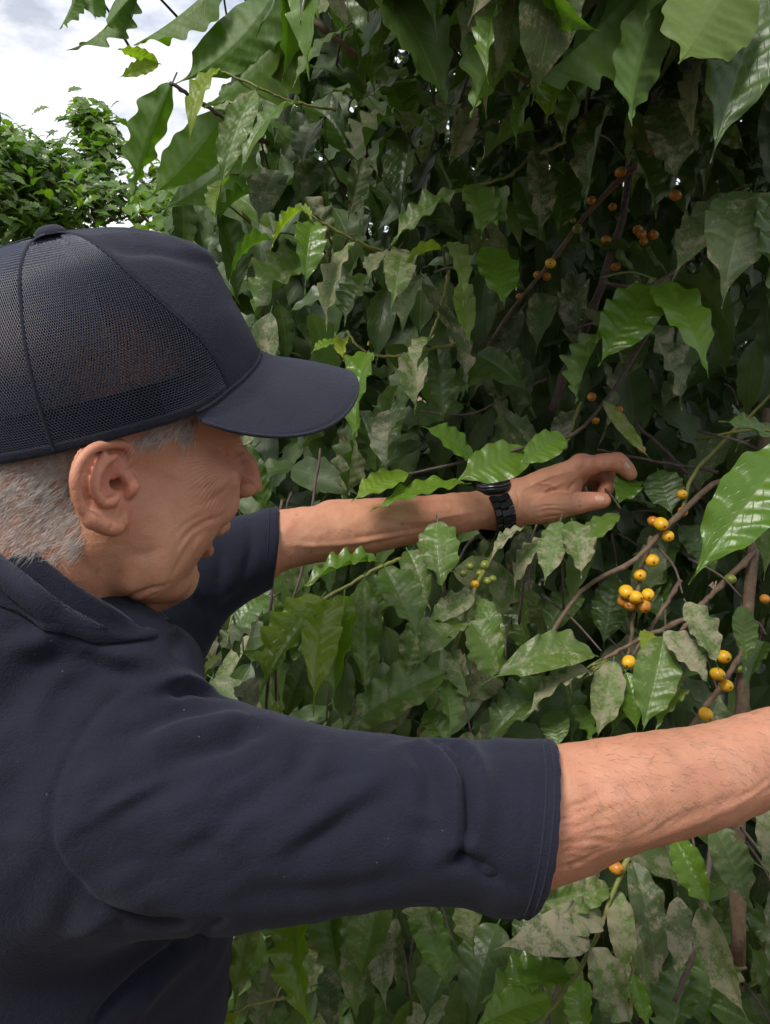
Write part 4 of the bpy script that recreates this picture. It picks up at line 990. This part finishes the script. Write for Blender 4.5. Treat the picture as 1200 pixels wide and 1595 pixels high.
# stems deep in the bush down to the ground
for (px, d) in ((600, 1.85), (780, 1.8), (960, 1.75), (1190, 1.6), (1420, 1.6)):
    b0 = W(px, 800, d); P = spline([(b0[0] + random.uniform(-.05, .05), b0[1] + random.uniform(-.05, .05), z) for z in (-.05, .5, 1.0, 1.5, 2.0, 2.5)], 30)
    m_ = MB(); m_.tube(P, np.linspace(.020, .006, 30) * (1 + .15 * (np.arange(30) % 5 == 2)), 10); BR.append((m_.build('stem', M['bark'], bush), P))

# ------------------------------------------------------------------ leaves the photograph shows
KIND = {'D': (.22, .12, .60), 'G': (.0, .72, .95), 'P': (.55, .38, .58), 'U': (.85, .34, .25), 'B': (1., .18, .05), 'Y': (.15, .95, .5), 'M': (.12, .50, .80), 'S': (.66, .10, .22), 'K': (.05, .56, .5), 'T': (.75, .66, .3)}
HERO = [ # base x, y, tip x, y, distance, width px, kind, roll
 (200,-25,103,78,.86,62,'K',2.7),(215,-15,163,45,.86,34,'K',2.2),(125,-30,93,45,.86,24,'K',2.4),(340,-30,208,70,.88,62,'K',2.8),(150,-40,150,30,.88,45,'K',2.7),
 (247,98,178,76,.87,20,'Y',.6),(247,98,182,123,.87,22,'Y',-.3),(435,-25,272,130,.88,100,'K',2.9),(470,25,318,168,.90,112,'K',2.8),(268,128,205,318,.87,58,'K',2.3),
 (352,172,226,312,.92,88,'K',2.8),(342,108,296,232,.86,34,'Y',.4),(397,140,342,305,.87,46,'P',.7),(462,160,373,280,.87,58,'P',.3),(500,80,402,182,.94,70,'D',.2),
 (430,265,402,358,.92,58,'S',.0),(355,280,336,345,.95,30,'G',.4),(395,200,240,330,.97,80,'K',2.9),(300,300,200,345,1.0,44,'M',.2),(390,300,330,372,1.0,44,'M',.5),
 (540,44,456,138,.85,56,'P',.35),(557,50,583,148,.86,60,'P',-.2),(708,-12,680,86,.74,46,'T',.9),(722,36,660,115,.80,40,'M',.5),(812,-40,733,182,.68,78,'K',2.6),
 (800,-10,762,132,.66,34,'P',1.1),(675,40,604,84,.90,48,'P',.2),(607,178,556,272,.86,60,'U',.15),(620,172,634,214,.88,38,'U',.2),(704,164,682,222,.88,50,'U',.1),
 (737,168,697,266,.86,36,'B',.6),(722,296,604,390,.82,50,'P',.2),(741,287,750,374,.82,54,'P',-.15),(777,294,792,353,.86,48,'U',.1),(838,132,805,236,.76,30,'P',.8),
 (862,117,851,198,.74,44,'G',.1),(832,202,735,276,.86,44,'U',.3),(645,200,622,352,1.0,58,'D',.1),(566,244,540,352,.98,38,'S',.2),(603,278,563,372,.96,30,'S',.7),
 (615,212,588,282,1.0,42,'S',0.),(495,190,470,268,1.0,50,'S',.2),(500,250,455,330,1.02,50,'S',.1),(660,120,555,165,.98,60,'S',.2),(770,90,655,140,.98,60,'S',.1),
 (848,-35,936,48,.62,78,'P',2.4),(1000,-25,822,134,.68,112,'K',2.9),(1045,-30,985,196,.66,86,'K',2.5),(1155,-50,1058,98,.58,108,'G',2.9),(997,30,972,162,.74,36,'S',.3),
 (1205,-30,1106,256,.62,105,'D',.2),(1036,150,1053,290,.80,76,'S',0.),(946,164,912,320,.84,50,'S',.4),(832,234,841,376,.92,50,'S',.1),(918,110,877,229,.80,54,'P',.5),
 (905,80,908,166,.76,22,'B',1.2),(1096,92,1083,232,.78,34,'B',.9),(1133,100,1117,226,.78,36,'S',.5),(1168,300,1124,482,.78,104,'S',.1),(1158,296,1047,440,.82,76,'S',.3),
 (1215,300,1200,475,.76,84,'D',.2),(880,250,868,382,1.05,50,'D',.1),(990,235,1022,342,1.0,54,'D',.1),(1090,240,1080,310,1.0,50,'D',.2),(760,60,830,120,.72,60,'K',2.8),
 (470,325,423,388,.86,24,'Y',.7),(468,322,488,345,.86,14,'Y',.2),(488,346,475,460,.84,54,'M',.1),(552,377,510,518,.86,50,'U',.3),(420,372,357,446,.88,48,'M',.4),
 (477,398,391,506,.94,76,'P',.1),(597,392,574,438,.90,36,'U',.3),(627,388,609,487,.88,50,'U',.1),(687,388,622,437,.88,28,'Y',.8),(706,378,722,477,.86,38,'T',.2),
 (572,428,536,510,1.0,46,'D',.2),(572,550,553,702,.84,60,'M',.05),(532,528,535,563,.88,24,'Y',.3),(528,530,484,551,.88,22,'G',.4),(637,552,646,646,.86,56,'U',.1),
 (672,528,648,592,.88,38,'U',.5),(686,476,728,613,.94,48,'S',.1),(681,538,692,668,.98,48,'D',.1),(662,428,628,530,1.02,42,'S',.2),(612,638,604,742,.94,48,'S',.15),
 (722,438,733,546,.90,34,'T',.5),(763,384,786,482,.88,62,'M',.05),(742,552,822,611,1.02,48,'D',.1),(847,458,835,552,1.06,46,'S',.1),(892,428,895,562,1.06,48,'S',.2),
 (738,713,656,664,.87,52,'M',-.2),(824,706,704,752,.86,66,'M',-.25),(878,678,803,730,.86,42,'M',-.3),(634,736,547,783,.85,42,'G',.3),(724,752,576,798,.85,46,'M',.35),
 (620,600,585,770,1.0,52,'D',.1),(560,640,600,760,1.05,50,'D',.1),(1016,444,932,572,.86,76,'M',.1),(1022,444,1104,590,.84,76,'M',.1),(1006,498,1062,641,.92,66,'S',.1),
 (942,518,896,630,.90,58,'P',.4),(940,624,1016,719,.92,24,'T',.8),(1240,700,1119,657,.80,76,'D',.3),(1240,690,1072,912,.74,104,'M',.05),(1215,735,1190,905,.76,56,'P',.3),
 (1046,818,905,778,1.0,58,'D',.2),(1026,733,1048,805,.95,58,'D',.1),(985,745,960,790,.97,40,'M',.3),(900,640,860,720,1.02,40,'S',.4),(1150,640,1145,705,.96,60,'D',.1),
 (872,812,848,912,.86,46,'U',.3),(828,824,760,884,.85,32,'B',.8),(892,812,906,902,.86,52,'U',.1),(846,838,800,928,.87,34,'U',.6),(960,800,905,860,.90,44,'P',.3),
 (500,930,402,1088,.78,60,'G',.30),(513,935,489,1117,.77,58,'G',.05),(536,928,519,1112,.79,52,'G',.25),(568,904,571,1096,.80,56,'P',.05),(600,884,656,999,.79,72,'P',.0),
 (636,858,671,952,.83,54,'P',.1),(681,814,690,922,.82,66,'P',.1),(738,929,660,976,.82,40,'U',.3),(719,968,645,1046,.81,66,'P',.1),(734,968,790,1072,.80,70,'P',.0),
 (746,934,792,1034,.83,50,'P',.2),(704,1014,735,1102,.80,40,'U',.2),(692,1048,518,1152,.78,76,'P',.1),(692,1058,700,1155,.79,46,'P',.1),(664,1108,702,1166,.79,44,'P',.2),
 (588,874,455,930,.84,42,'M',.1),(640,1090,560,1165,.80,50,'U',.2),(780,1050,715,1100,.85,44,'B',.2),(660,960,625,1080,.88,60,'S',.2),(480,1020,440,1130,.92,50,'D',.1),
 (924,1018,746,1070,.80,76,'P',.05),(922,1048,814,1126,.79,50,'B',.2),(852,1064,748,1168,.82,80,'D',.0),(956,1030,930,1155,.80,58,'U',.05),(976,1048,992,1145,.80,46,'M',.1),
 (1034,992,1000,1145,.79,76,'P',.05),(1036,984,1107,1072,.78,50,'B',.1),(1070,938,1120,1044,.78,52,'U',.1),(1062,1074,1020,1145,.80,46,'T',.1),(1012,984,1000,1024,.86,38,'Y',.2),
 (1156,944,1162,1034,.80,42,'P',.1),(897,1098,922,1160,.82,50,'M',.1),(862,1106,872,1170,.82,46,'P',.2),(1000,1080,950,1150,.83,46,'P',.3),(1190,1000,1160,1080,.85,44,'D',.1),
 (900,920,850,1000,1.0,60,'D',.1),(960,900,940,1010,1.02,60,'D',.1),(810,940,830,1030,.98,56,'D',.1),(1020,890,1040,980,1.0,56,'D',.2),(1060,820,1120,900,.98,50,'D',.2),
 (300,960,340,1040,.95,50,'S',.2),(350,960,270,1030,.96,56,'S',.1),(390,980,330,1060,.94,54,'S',.3),(420,930,350,1000,1.0,50,'D',.2),(385,1060,400,1125,.92,44,'B',.2),(345,1020,318,1052,.90,26,'Y',.3),(430,1095,475,1160,.90,24,'Y',.6),
 (402,1405,364,1584,.68,46,'T',.1),(440,1385,441,1468,.69,60,'P',.1),(466,1405,492,1625,.67,68,'G',.0),(508,1385,532,1535,.69,72,'P',.1),(592,1375,560,1535,.69,78,'P',.0),
 (547,1450,556,1598,.71,44,'U',.3),(592,1452,602,1575,.71,52,'B',.1),(652,1375,686,1468,.70,60,'U',.1),(642,1385,702,1548,.71,62,'M',.1),(736,1385,738,1490,.72,58,'U',.1),
 (617,1430,622,1548,.74,32,'S',.3),(775,1440,735,1610,.80,100,'D',.1),(350,1500,330,1600,.72,50,'S',.2),(420,1500,400,1620,.74,50,'U',.2),(360,1580,335,1610,.69,30,'Y',.2),(520,1500,520,1625,.74,46,'S',.2),
 (918,1463,769,1480,.74,74,'B',.15),(948,1384,822,1412,.78,52,'U',.1),(938,1428,808,1452,.77,60,'U',.1),(962,1388,974,1534,.78,56,'U',.1),(986,1342,1024,1552,.75,64,'S',.05),
 (1057,1398,1054,1532,.70,50,'B',.0),(1050,1305,1112,1424,.74,58,'M',.1),(1090,1414,1166,1590,.74,62,'B',.05),(1112,1285,1168,1418,.75,66,'S',.1),(1192,1255,1202,1388,.74,54,'U',.1),
 (920,1478,990,1610,.74,68,'U',.1),(886,1518,746,1564,.75,70,'M',.1),(856,1556,728,1610,.72,56,'M',.1),(906,1528,922,1640,.72,56,'M',.1),(1062,1510,1036,1640,.84,90,'D',.1),
 (988,1518,1012,1610,.74,32,'M',.3),(1205,1385,1200,1565,.74,54,'S',.1),(860,1400,800,1500,.88,70,'D',.1),(700,1480,660,1600,.85,80,'D',.1),(1120,1480,1090,1620,.9,80,'D',.1),(830,1480,770,1600,.9,80,'D',.1)]
nheroes = 0
for (bx, by, tx, ty, d, wpx, kd, roll) in HERO:
    b = W(bx, by, d + .012); jit = random.uniform(-.012, .012); tp = W(tx, ty, d - (.055 if kd == 'G' and by > 900 else .018) + jit)
    L3 = np.linalg.norm(tp - b); w3 = wpx * d / 1200; r_ = min(.85, (1.0 if kd == 'G' else .80) * w3 / L3)
    du, fr_, gl = KIND[kd]; du += random.uniform(-.12, .12) * (du > .05); fr_ += random.uniform(-.08, .08); gl += random.uniform(-.1, .1)
    par = nearest_branch(b, .035)
    if par is None:
        # its own short twig running back into the bush
        end = b + np.array([random.uniform(-.03, .06), random.uniform(.12, .22), random.uniform(-.03, .03)])
        if 540 < bx < 960 and 785 < by < 850: end = b + np.array([random.uniform(-.02, .04), .05, -.13])
        P = spline([b - (tp - b) / L3 * .01, b * .6 + end * .4 + np.array([0, 0, .012]), end], 9)
        m_ = MB(); m_.tube(P, np.linspace(.0009, .0018, 9), 6); o_ = m_.build('branch', M['green_twig' if kd in 'GYM' else 'dark_twig'], bush); BR.append((o_, P)); par = o_
    add_leaf(b, tp, r_, du, fr_, gl, roll + random.gauss(0, .05 if 660 < by < 760 and d < .9 else .28), par, (0 if 660 < by < 760 and d < .9 else None)); nheroes += 1

# ------------------------------------------------------------------ cherries
def cherry_mesh():
    V = []; Fq = []; n_, m_ = 14, 9
    for i in range(m_ + 1):
        a = math.pi * i / m_
        for j in range(n_):
            b_ = 2 * math.pi * j / n_; r_ = math.sin(a) * (1 + .05 * math.cos(2 * b_)); z_ = math.cos(a) * 1.2
            if i == 0: z_ -= .10
            V.append((r_ * math.cos(b_), r_ * math.sin(b_), z_))
    for i in range(m_):
        for j in range(n_): Fq.append((i * n_ + j, (i + 1) * n_ + j, (i + 1) * n_ + (j + 1) % n_, i * n_ + (j + 1) % n_))
    o_ = len(V)
    for j in range(n_): b_ = 2 * math.pi * j / n_; V.append((.17 * math.cos(b_), .17 * math.sin(b_), 1.17))      # navel disc
    Fq.append(tuple(o_ + j for j in range(n_)))
    return V, Fq
CV, CFc = cherry_mesh(); CH = {}
for kname in ('cherry_yellow', 'cherry_orange', 'cherry_green'):
    me = mesh('coffee_cherry', CV, CFc); me.materials.append(M[kname]); me.materials.append(M['cherry_eye']); me.polygons[len(CFc) - 1].material_index = 1; CH[kname[7]] = me
def add_cherry(px, py, d, r, kd, ax=None):
    p = W(px, py, d); par = nearest_branch(p, .12) or BR[0][0]
    z = Vector(ax if ax is not None else (random.uniform(-.6, .6), -1, random.uniform(-.5, .4))).normalized(); q = z.to_track_quat('Z', 'Y').to_matrix().to_4x4()
    o = bpy.data.objects.new('coffee_cherry', CH[kd]); COL.objects.link(o); s = r * d / 1200 * (.82 if py < 500 else .94) * random.uniform(.92, 1.05)
    o.parent = par; o.matrix_parent_inverse = parent_world(par).inverted(); o.matrix_basis = Matrix.Translation(Vector(p)) @ q @ Matrix.Scale(s, 4)
CHER = [(1030,816,.89,11,'y'),(1041,835,.895,10,'y'),(1018,812,.91,9,'o'),(1016,873,.90,11,'y'),(997,896,.90,11,'y'),(976,922,.885,12,'y'),(990,930,.88,11,'y'),(1010,926,.885,10.5,'y'),(972,937,.895,10,'o'),(982,942,.89,10.5,'o'),(1003,943,.885,12,'o'),
 (980,1031,.86,10.5,'y'),(1128,1023,.87,11,'y'),(1118,1050,.86,11,'y'),(1132,1068,.865,10.5,'y'),(1100,1113,.86,11,'y'),(1063,770,.93,9,'y'),(1064,797,.93,8,'o'),(1138,902,.93,9,'g'),(1150,1042,.92,8,'g'),(1192,933,.90,8,'o'),
 (858,410,1.07,10,'y'),(838,467,1.09,10.5,'o'),(810,462,1.10,7,'o'),(852,431,1.09,8,'o'),(838,428,1.09,8,'o'),(967,268,1.03,10,'o'),(900,356,1.05,9,'g'),(922,312,1.05,9,'o'),(955,322,1.08,8,'o'),(945,374,1.08,9,'o'),(1000,365,1.08,9,'o'),(1018,366,1.08,10,'o'),(994,358,1.09,9,'o'),(1003,376,1.08,8,'o'),(960,415,1.09,9,'o'),(1052,304,1.04,10,'o'),(893,343,1.05,6,'g'),
 (740,910,.855,7.5,'y'),(722,893,.88,7,'g'),(733,882,.88,7,'g'),(748,893,.88,7,'g'),(760,905,.87,6.5,'g'),(768,902,.87,6.5,'g'),(756,880,.88,8,'g'),(960,1352,.79,11,'o'),(922,618,1.0,7,'o'),(965,638,1.02,6,'o'),(928,655,1.02,6,'o'),
 (955,105,.85,12,'y'),(1000,700,.99,6,'o'),(1034,1022,.90,7,'g')]
for c in CHER: add_cherry(*c)
def flower_buds(px, py, d):
    par = nearest_branch(W(px, py, d), .1) or BR[0][0]; m_ = MB()
    for i in range(9):
        a = W(px + random.uniform(-6, 6), py + random.uniform(-5, 5), d); e = W(px - 28 + i * 2 + random.uniform(-6, 6), py + 14 + random.uniform(-8, 8), d - .012); m_.tube(spline([a, (a + e) / 2 + np.array([0, -.003, .002]), e], 5), [.0008, .0011, .0012, .0014, .0005], 5)
    m_.build('bud_cluster', M['green_twig'], par)
flower_buds(942, 1030, .855)

# ------------------------------------------------------------------ leaves filling the depth of the bush
def left_edge(y):
    return float(np.interp(y, [-400, 0, 60, 130, 200, 300, 345, 700, 900, 1100, 1400, 1700], [330, 345, 380, 330, 330, 240, 215, 330, 250, 260, 300, 250]))
def filler(n, dlo, dhi, xhi=1230, ylo=-40, yhi=1640, xlo=190):
    out_ = []
    while len(out_) < n:
        x, y, d = random.uniform(xlo, xhi), random.uniform(ylo, yhi), random.uniform(dlo, dhi)
        if x < left_edge(y) + 25: continue
        a = random.gauss(0, .95); ln = random.uniform(.085, .14) * (1 if d < 1.15 else 1.25); dv = np.array([math.sin(a) * .8, random.uniform(-.55, .15), -abs(math.cos(a)) - .15]); dv /= np.linalg.norm(dv)
        b = W(x, y, d); t = b + dv * ln; q = project(t[None])[0]
        if q[0] < left_edge(q[1]) or q[2] < .6: continue
        out_.append((b, t, random.uniform(.27, .38)))
    return out_
for b, t, r_ in filler(105, .98, 1.2):
    du, fr_, gl = KIND[random.choice('SDDSDUD')]
    par = nearest_branch(b, .06)
    if par is None:
        end = b + np.array([random.uniform(-.03, .05), random.uniform(.06, .14), random.uniform(.0, .06)]); P = spline([b, b * .5 + end * .5 + np.array([0, 0, .01]), end], 7)
        m_ = MB(); m_.tube(P, np.linspace(.0013, .0026, 7), 6); par = m_.build('branch', M['dark_twig'], bush); BR.append((par, P))
    add_leaf(b, t, r_, du + random.uniform(-.1, .1), fr_ + random.uniform(-.05, .1), gl, random.gauss(0, .6), par)
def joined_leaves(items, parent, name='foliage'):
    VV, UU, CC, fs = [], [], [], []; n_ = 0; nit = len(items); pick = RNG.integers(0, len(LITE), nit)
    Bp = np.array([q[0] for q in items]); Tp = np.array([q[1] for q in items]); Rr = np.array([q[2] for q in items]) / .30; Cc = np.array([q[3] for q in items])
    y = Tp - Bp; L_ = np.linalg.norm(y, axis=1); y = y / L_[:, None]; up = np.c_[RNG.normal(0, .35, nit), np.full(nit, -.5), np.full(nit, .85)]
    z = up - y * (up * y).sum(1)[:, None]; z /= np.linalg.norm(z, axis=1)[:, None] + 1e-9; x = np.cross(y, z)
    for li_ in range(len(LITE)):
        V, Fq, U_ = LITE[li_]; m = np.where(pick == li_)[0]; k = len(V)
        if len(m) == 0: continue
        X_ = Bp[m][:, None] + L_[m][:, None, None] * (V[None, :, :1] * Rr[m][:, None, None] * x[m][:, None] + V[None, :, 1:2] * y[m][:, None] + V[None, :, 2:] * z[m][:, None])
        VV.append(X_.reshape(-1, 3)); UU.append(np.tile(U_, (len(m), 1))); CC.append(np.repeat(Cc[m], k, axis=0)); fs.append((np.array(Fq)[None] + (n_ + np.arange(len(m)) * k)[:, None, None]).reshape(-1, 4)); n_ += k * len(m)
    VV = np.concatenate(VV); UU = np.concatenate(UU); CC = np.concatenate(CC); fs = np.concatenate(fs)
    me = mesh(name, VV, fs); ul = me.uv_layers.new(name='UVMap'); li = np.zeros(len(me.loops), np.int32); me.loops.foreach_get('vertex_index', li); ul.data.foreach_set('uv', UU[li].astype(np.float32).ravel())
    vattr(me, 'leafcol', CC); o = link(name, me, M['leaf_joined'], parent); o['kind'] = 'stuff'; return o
items = []
for b, t, r_ in filler(1900, .62, 1.15, 1600, -1000, -45, 520): items.append((b, t, r_ * 1.2, np.array(KIND[random.choice('DDMUSD')])))      # overhang above the frame, added to shade the bush below
for b, t, r_ in filler(120, 1.0, 1.3): items.append((b, t, r_, np.array(KIND[random.choice('SDDSPUD')]) + RNG.uniform(-.05, .05, 3)))
for b, t, r_ in filler(5200, 1.32, 2.5, 1250, -300): items.append((b, t, r_ * 1.1, np.array(KIND[random.choice('DDDD')]) * np.array([.6, .7, .5]) + RNG.uniform(-.03, .03, 3)))  # deep leaves tinted darker and duller, putting shade into their colour
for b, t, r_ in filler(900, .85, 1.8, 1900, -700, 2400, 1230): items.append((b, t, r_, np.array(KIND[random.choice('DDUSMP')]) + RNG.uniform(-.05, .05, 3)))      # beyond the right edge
for b, t, r_ in filler(2600, .7, 2.0, 1800, -1100, -60, 330): items.append((b, t, r_, np.array(KIND[random.choice('DDUSMP')]) + RNG.uniform(-.05, .05, 3)))        # above the frame, unseen leaves added to shade the interior
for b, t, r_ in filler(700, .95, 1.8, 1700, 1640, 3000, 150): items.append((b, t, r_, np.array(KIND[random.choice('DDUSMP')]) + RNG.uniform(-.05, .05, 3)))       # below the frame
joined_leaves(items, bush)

# ------------------------------------------------------------------ ground and the bushes behind
def ground_mat():
    m, t, b = new_mat('soil'); geo = t.nodes.new('ShaderNodeNewGeometry').outputs['Position']; f = node_noise(t, 3, 6, .65, geo); f2 = node_noise(t, 40, 5, .7, geo)
    c = node_ramp(t, f, [(.3, (.10, .055, .032)), (.55, (.17, .105, .06)), (.75, (.06, .08, .025))]); t.links.new(c, b.inputs['Base Color']); b.inputs['Roughness'].default_value = .95
    node_bump(t, b, f2, .6, .03); M['soil'] = m
ground_mat()
n_ = 60; g = np.linspace(-1, 1, n_); g = np.sign(g) * np.abs(g) ** 3 * 900; X, Y = np.meshgrid(g, g, indexing='ij'); Z = vnoise(np.c_[X.ravel(), Y.ravel(), 0 * X.ravel()], .6) * .04
V = np.c_[X.ravel(), Y.ravel() + 2, Z - .03]; Fq = np.array([(i * n_ + j, (i + 1) * n_ + j, (i + 1) * n_ + j + 1, i * n_ + j + 1) for i in range(n_ - 1) for j in range(n_ - 1)])
tag(link('ground', mesh('ground', V, Fq), M['soil']), 'dry brown plantation soil under the coffee bushes', 'ground', kind='structure')

def back_bush(px, top_py, d, wid, label, seed, n=1500, fresh='MDDMP', leaf=.12, top=None):
    r = random.Random(seed); top = W(px, top_py, d) if top is None else top; hgt_ = top[2]; base = np.array([top[0], top[1], 0.])
    root = empty('coffee_bush', base); tag(root, label, 'coffee bush', 'coffee bushes behind the man')
    m_ = MB(); P = spline([base + [0, 0, -.05], base + [.03, 0, hgt_ * .5], base + [0, .02, hgt_ * .96]], 16); m_.tube(P, np.linspace(.035, .006, 16), 8)
    m_.build('trunk', M['bark'], root)
    limbs = []
    for i in range(26):
        z0 = hgt_ * r.uniform(.12, .95); az = r.uniform(0, 6.28); ln = wid * (1.05 - .75 * (z0 / hgt_) ** 2) * r.uniform(.7, 1.1)
        e = base + np.array([math.cos(az) * ln, math.sin(az) * ln, z0 + r.uniform(-.1, .25)]); s_ = base + np.array([0, 0, z0]); P = spline([s_, (s_ + e) / 2 + np.array([0, 0, .10]), e], 7)
        mb2 = MB(); mb2.tube(P, np.linspace(.010, .003, 7), 5); mb2.build('limb', M['bark'], root); limbs.append(P)
    its = []
    for i in range(n):
        P = r.choice(limbs); q = P[r.choice((1, 2, 3, 3, 4, 4, 5, 5, 6, 6))] + np.array([r.gauss(0, .08), r.gauss(0, .08), r.gauss(0, .07)]); az = r.uniform(0, 6.28); dv = np.array([math.cos(az), math.sin(az), r.uniform(-1.0, .25)]); dv /= np.linalg.norm(dv); ln = leaf * r.uniform(.6, 1.2)
        its.append((q, q + dv * ln, r.uniform(.36, .5), np.clip(np.array(KIND[r.choice(fresh)]) + np.array([r.uniform(-.1, .1), r.uniform(-.1, .15), 0]), 0, 1)))
    for i in range(60):
        q = base + np.array([r.gauss(0, .06), r.gauss(0, .06), hgt_ - abs(r.gauss(0, .14)) + .04]); az = r.uniform(0, 6.28); dv = np.array([math.cos(az), math.sin(az), r.uniform(-.2, .8)]); dv /= np.linalg.norm(dv); its.append((q, q + dv * leaf * .8, .4, np.array(KIND['T'])))
    joined_leaves(its, root, 'crown')
back_bush(130, 172, 6.0, 1.05, 'tall coffee bush just left of the overhanging leaves, behind the cap', 1, 5000, 'MDPMP', .13)
back_bush(15, 212, 5.0, .95, 'broad dark coffee bush at the left edge behind the cap', 2, 4600, 'PMDPM', .13)  # extra pale dusty leaves, partly standing in for haze
back_bush(-130, 160, 4.2, .9, 'tall coffee bush outside the left edge of the photo', 3, 1200)
back_bush(235, 265, 4.6, .75, 'lighter coffee bush glimpsed below the overhanging leaves', 4, 1600, 'MMGTM')
back_bush(330, 330, 2.6, .50, 'bright green young coffee bush right behind the cap top', 5, 1800, 'MGMMT', .10)
back_bush(70, 250, 5.6, .9, 'farther coffee bush filling the gap between the two left bushes', 6, 3000, 'PMUT', .09)  # pale, dusty leaf mix also puts haze into the colour
back_bush(520, 20, 3.0, .62, 'coffee bush glimpsed through the leaves above the visor', 7, 2000, 'MDDP')
back_bush(760, -60, 3.2, .80, 'coffee bush glimpsed through the leaves above the reaching hand', 8, 2200, 'MDDP')
back_bush(1010, -60, 2.9, .80, 'coffee bush glimpsed behind the orange cherries at upper right', 9, 2200, 'MDDP')
back_bush(1260, -60, 3.2, .90, 'coffee bush behind the right edge of the leaves', 10, 2000, 'MDDP')
# unseen bushes added behind and beside the camera to block low sky light
for i, (x, y, h_) in enumerate(((-2.2, -1.7, 2.7), (-.9, -2.0, 2.5), (.5, -1.8, 2.8), (1.9, -1.9, 2.6), (-3.0, -.4, 2.5), (3.0, -.9, 2.6))):
    r = random.Random(50 + i); back_bush(0, 0, 1, .75, ['coffee bush of the opposite row, first from the left', 'coffee bush of the opposite row, second from the left', 'coffee bush of the opposite row, directly behind the photographer', 'coffee bush of the opposite row, last on the right', 'coffee bush standing left of the man, outside the photo', 'coffee bush standing far right, outside the photo'][i], 60 + i, 800, 'DMDP', .2, top=np.array([x, y, h_]))
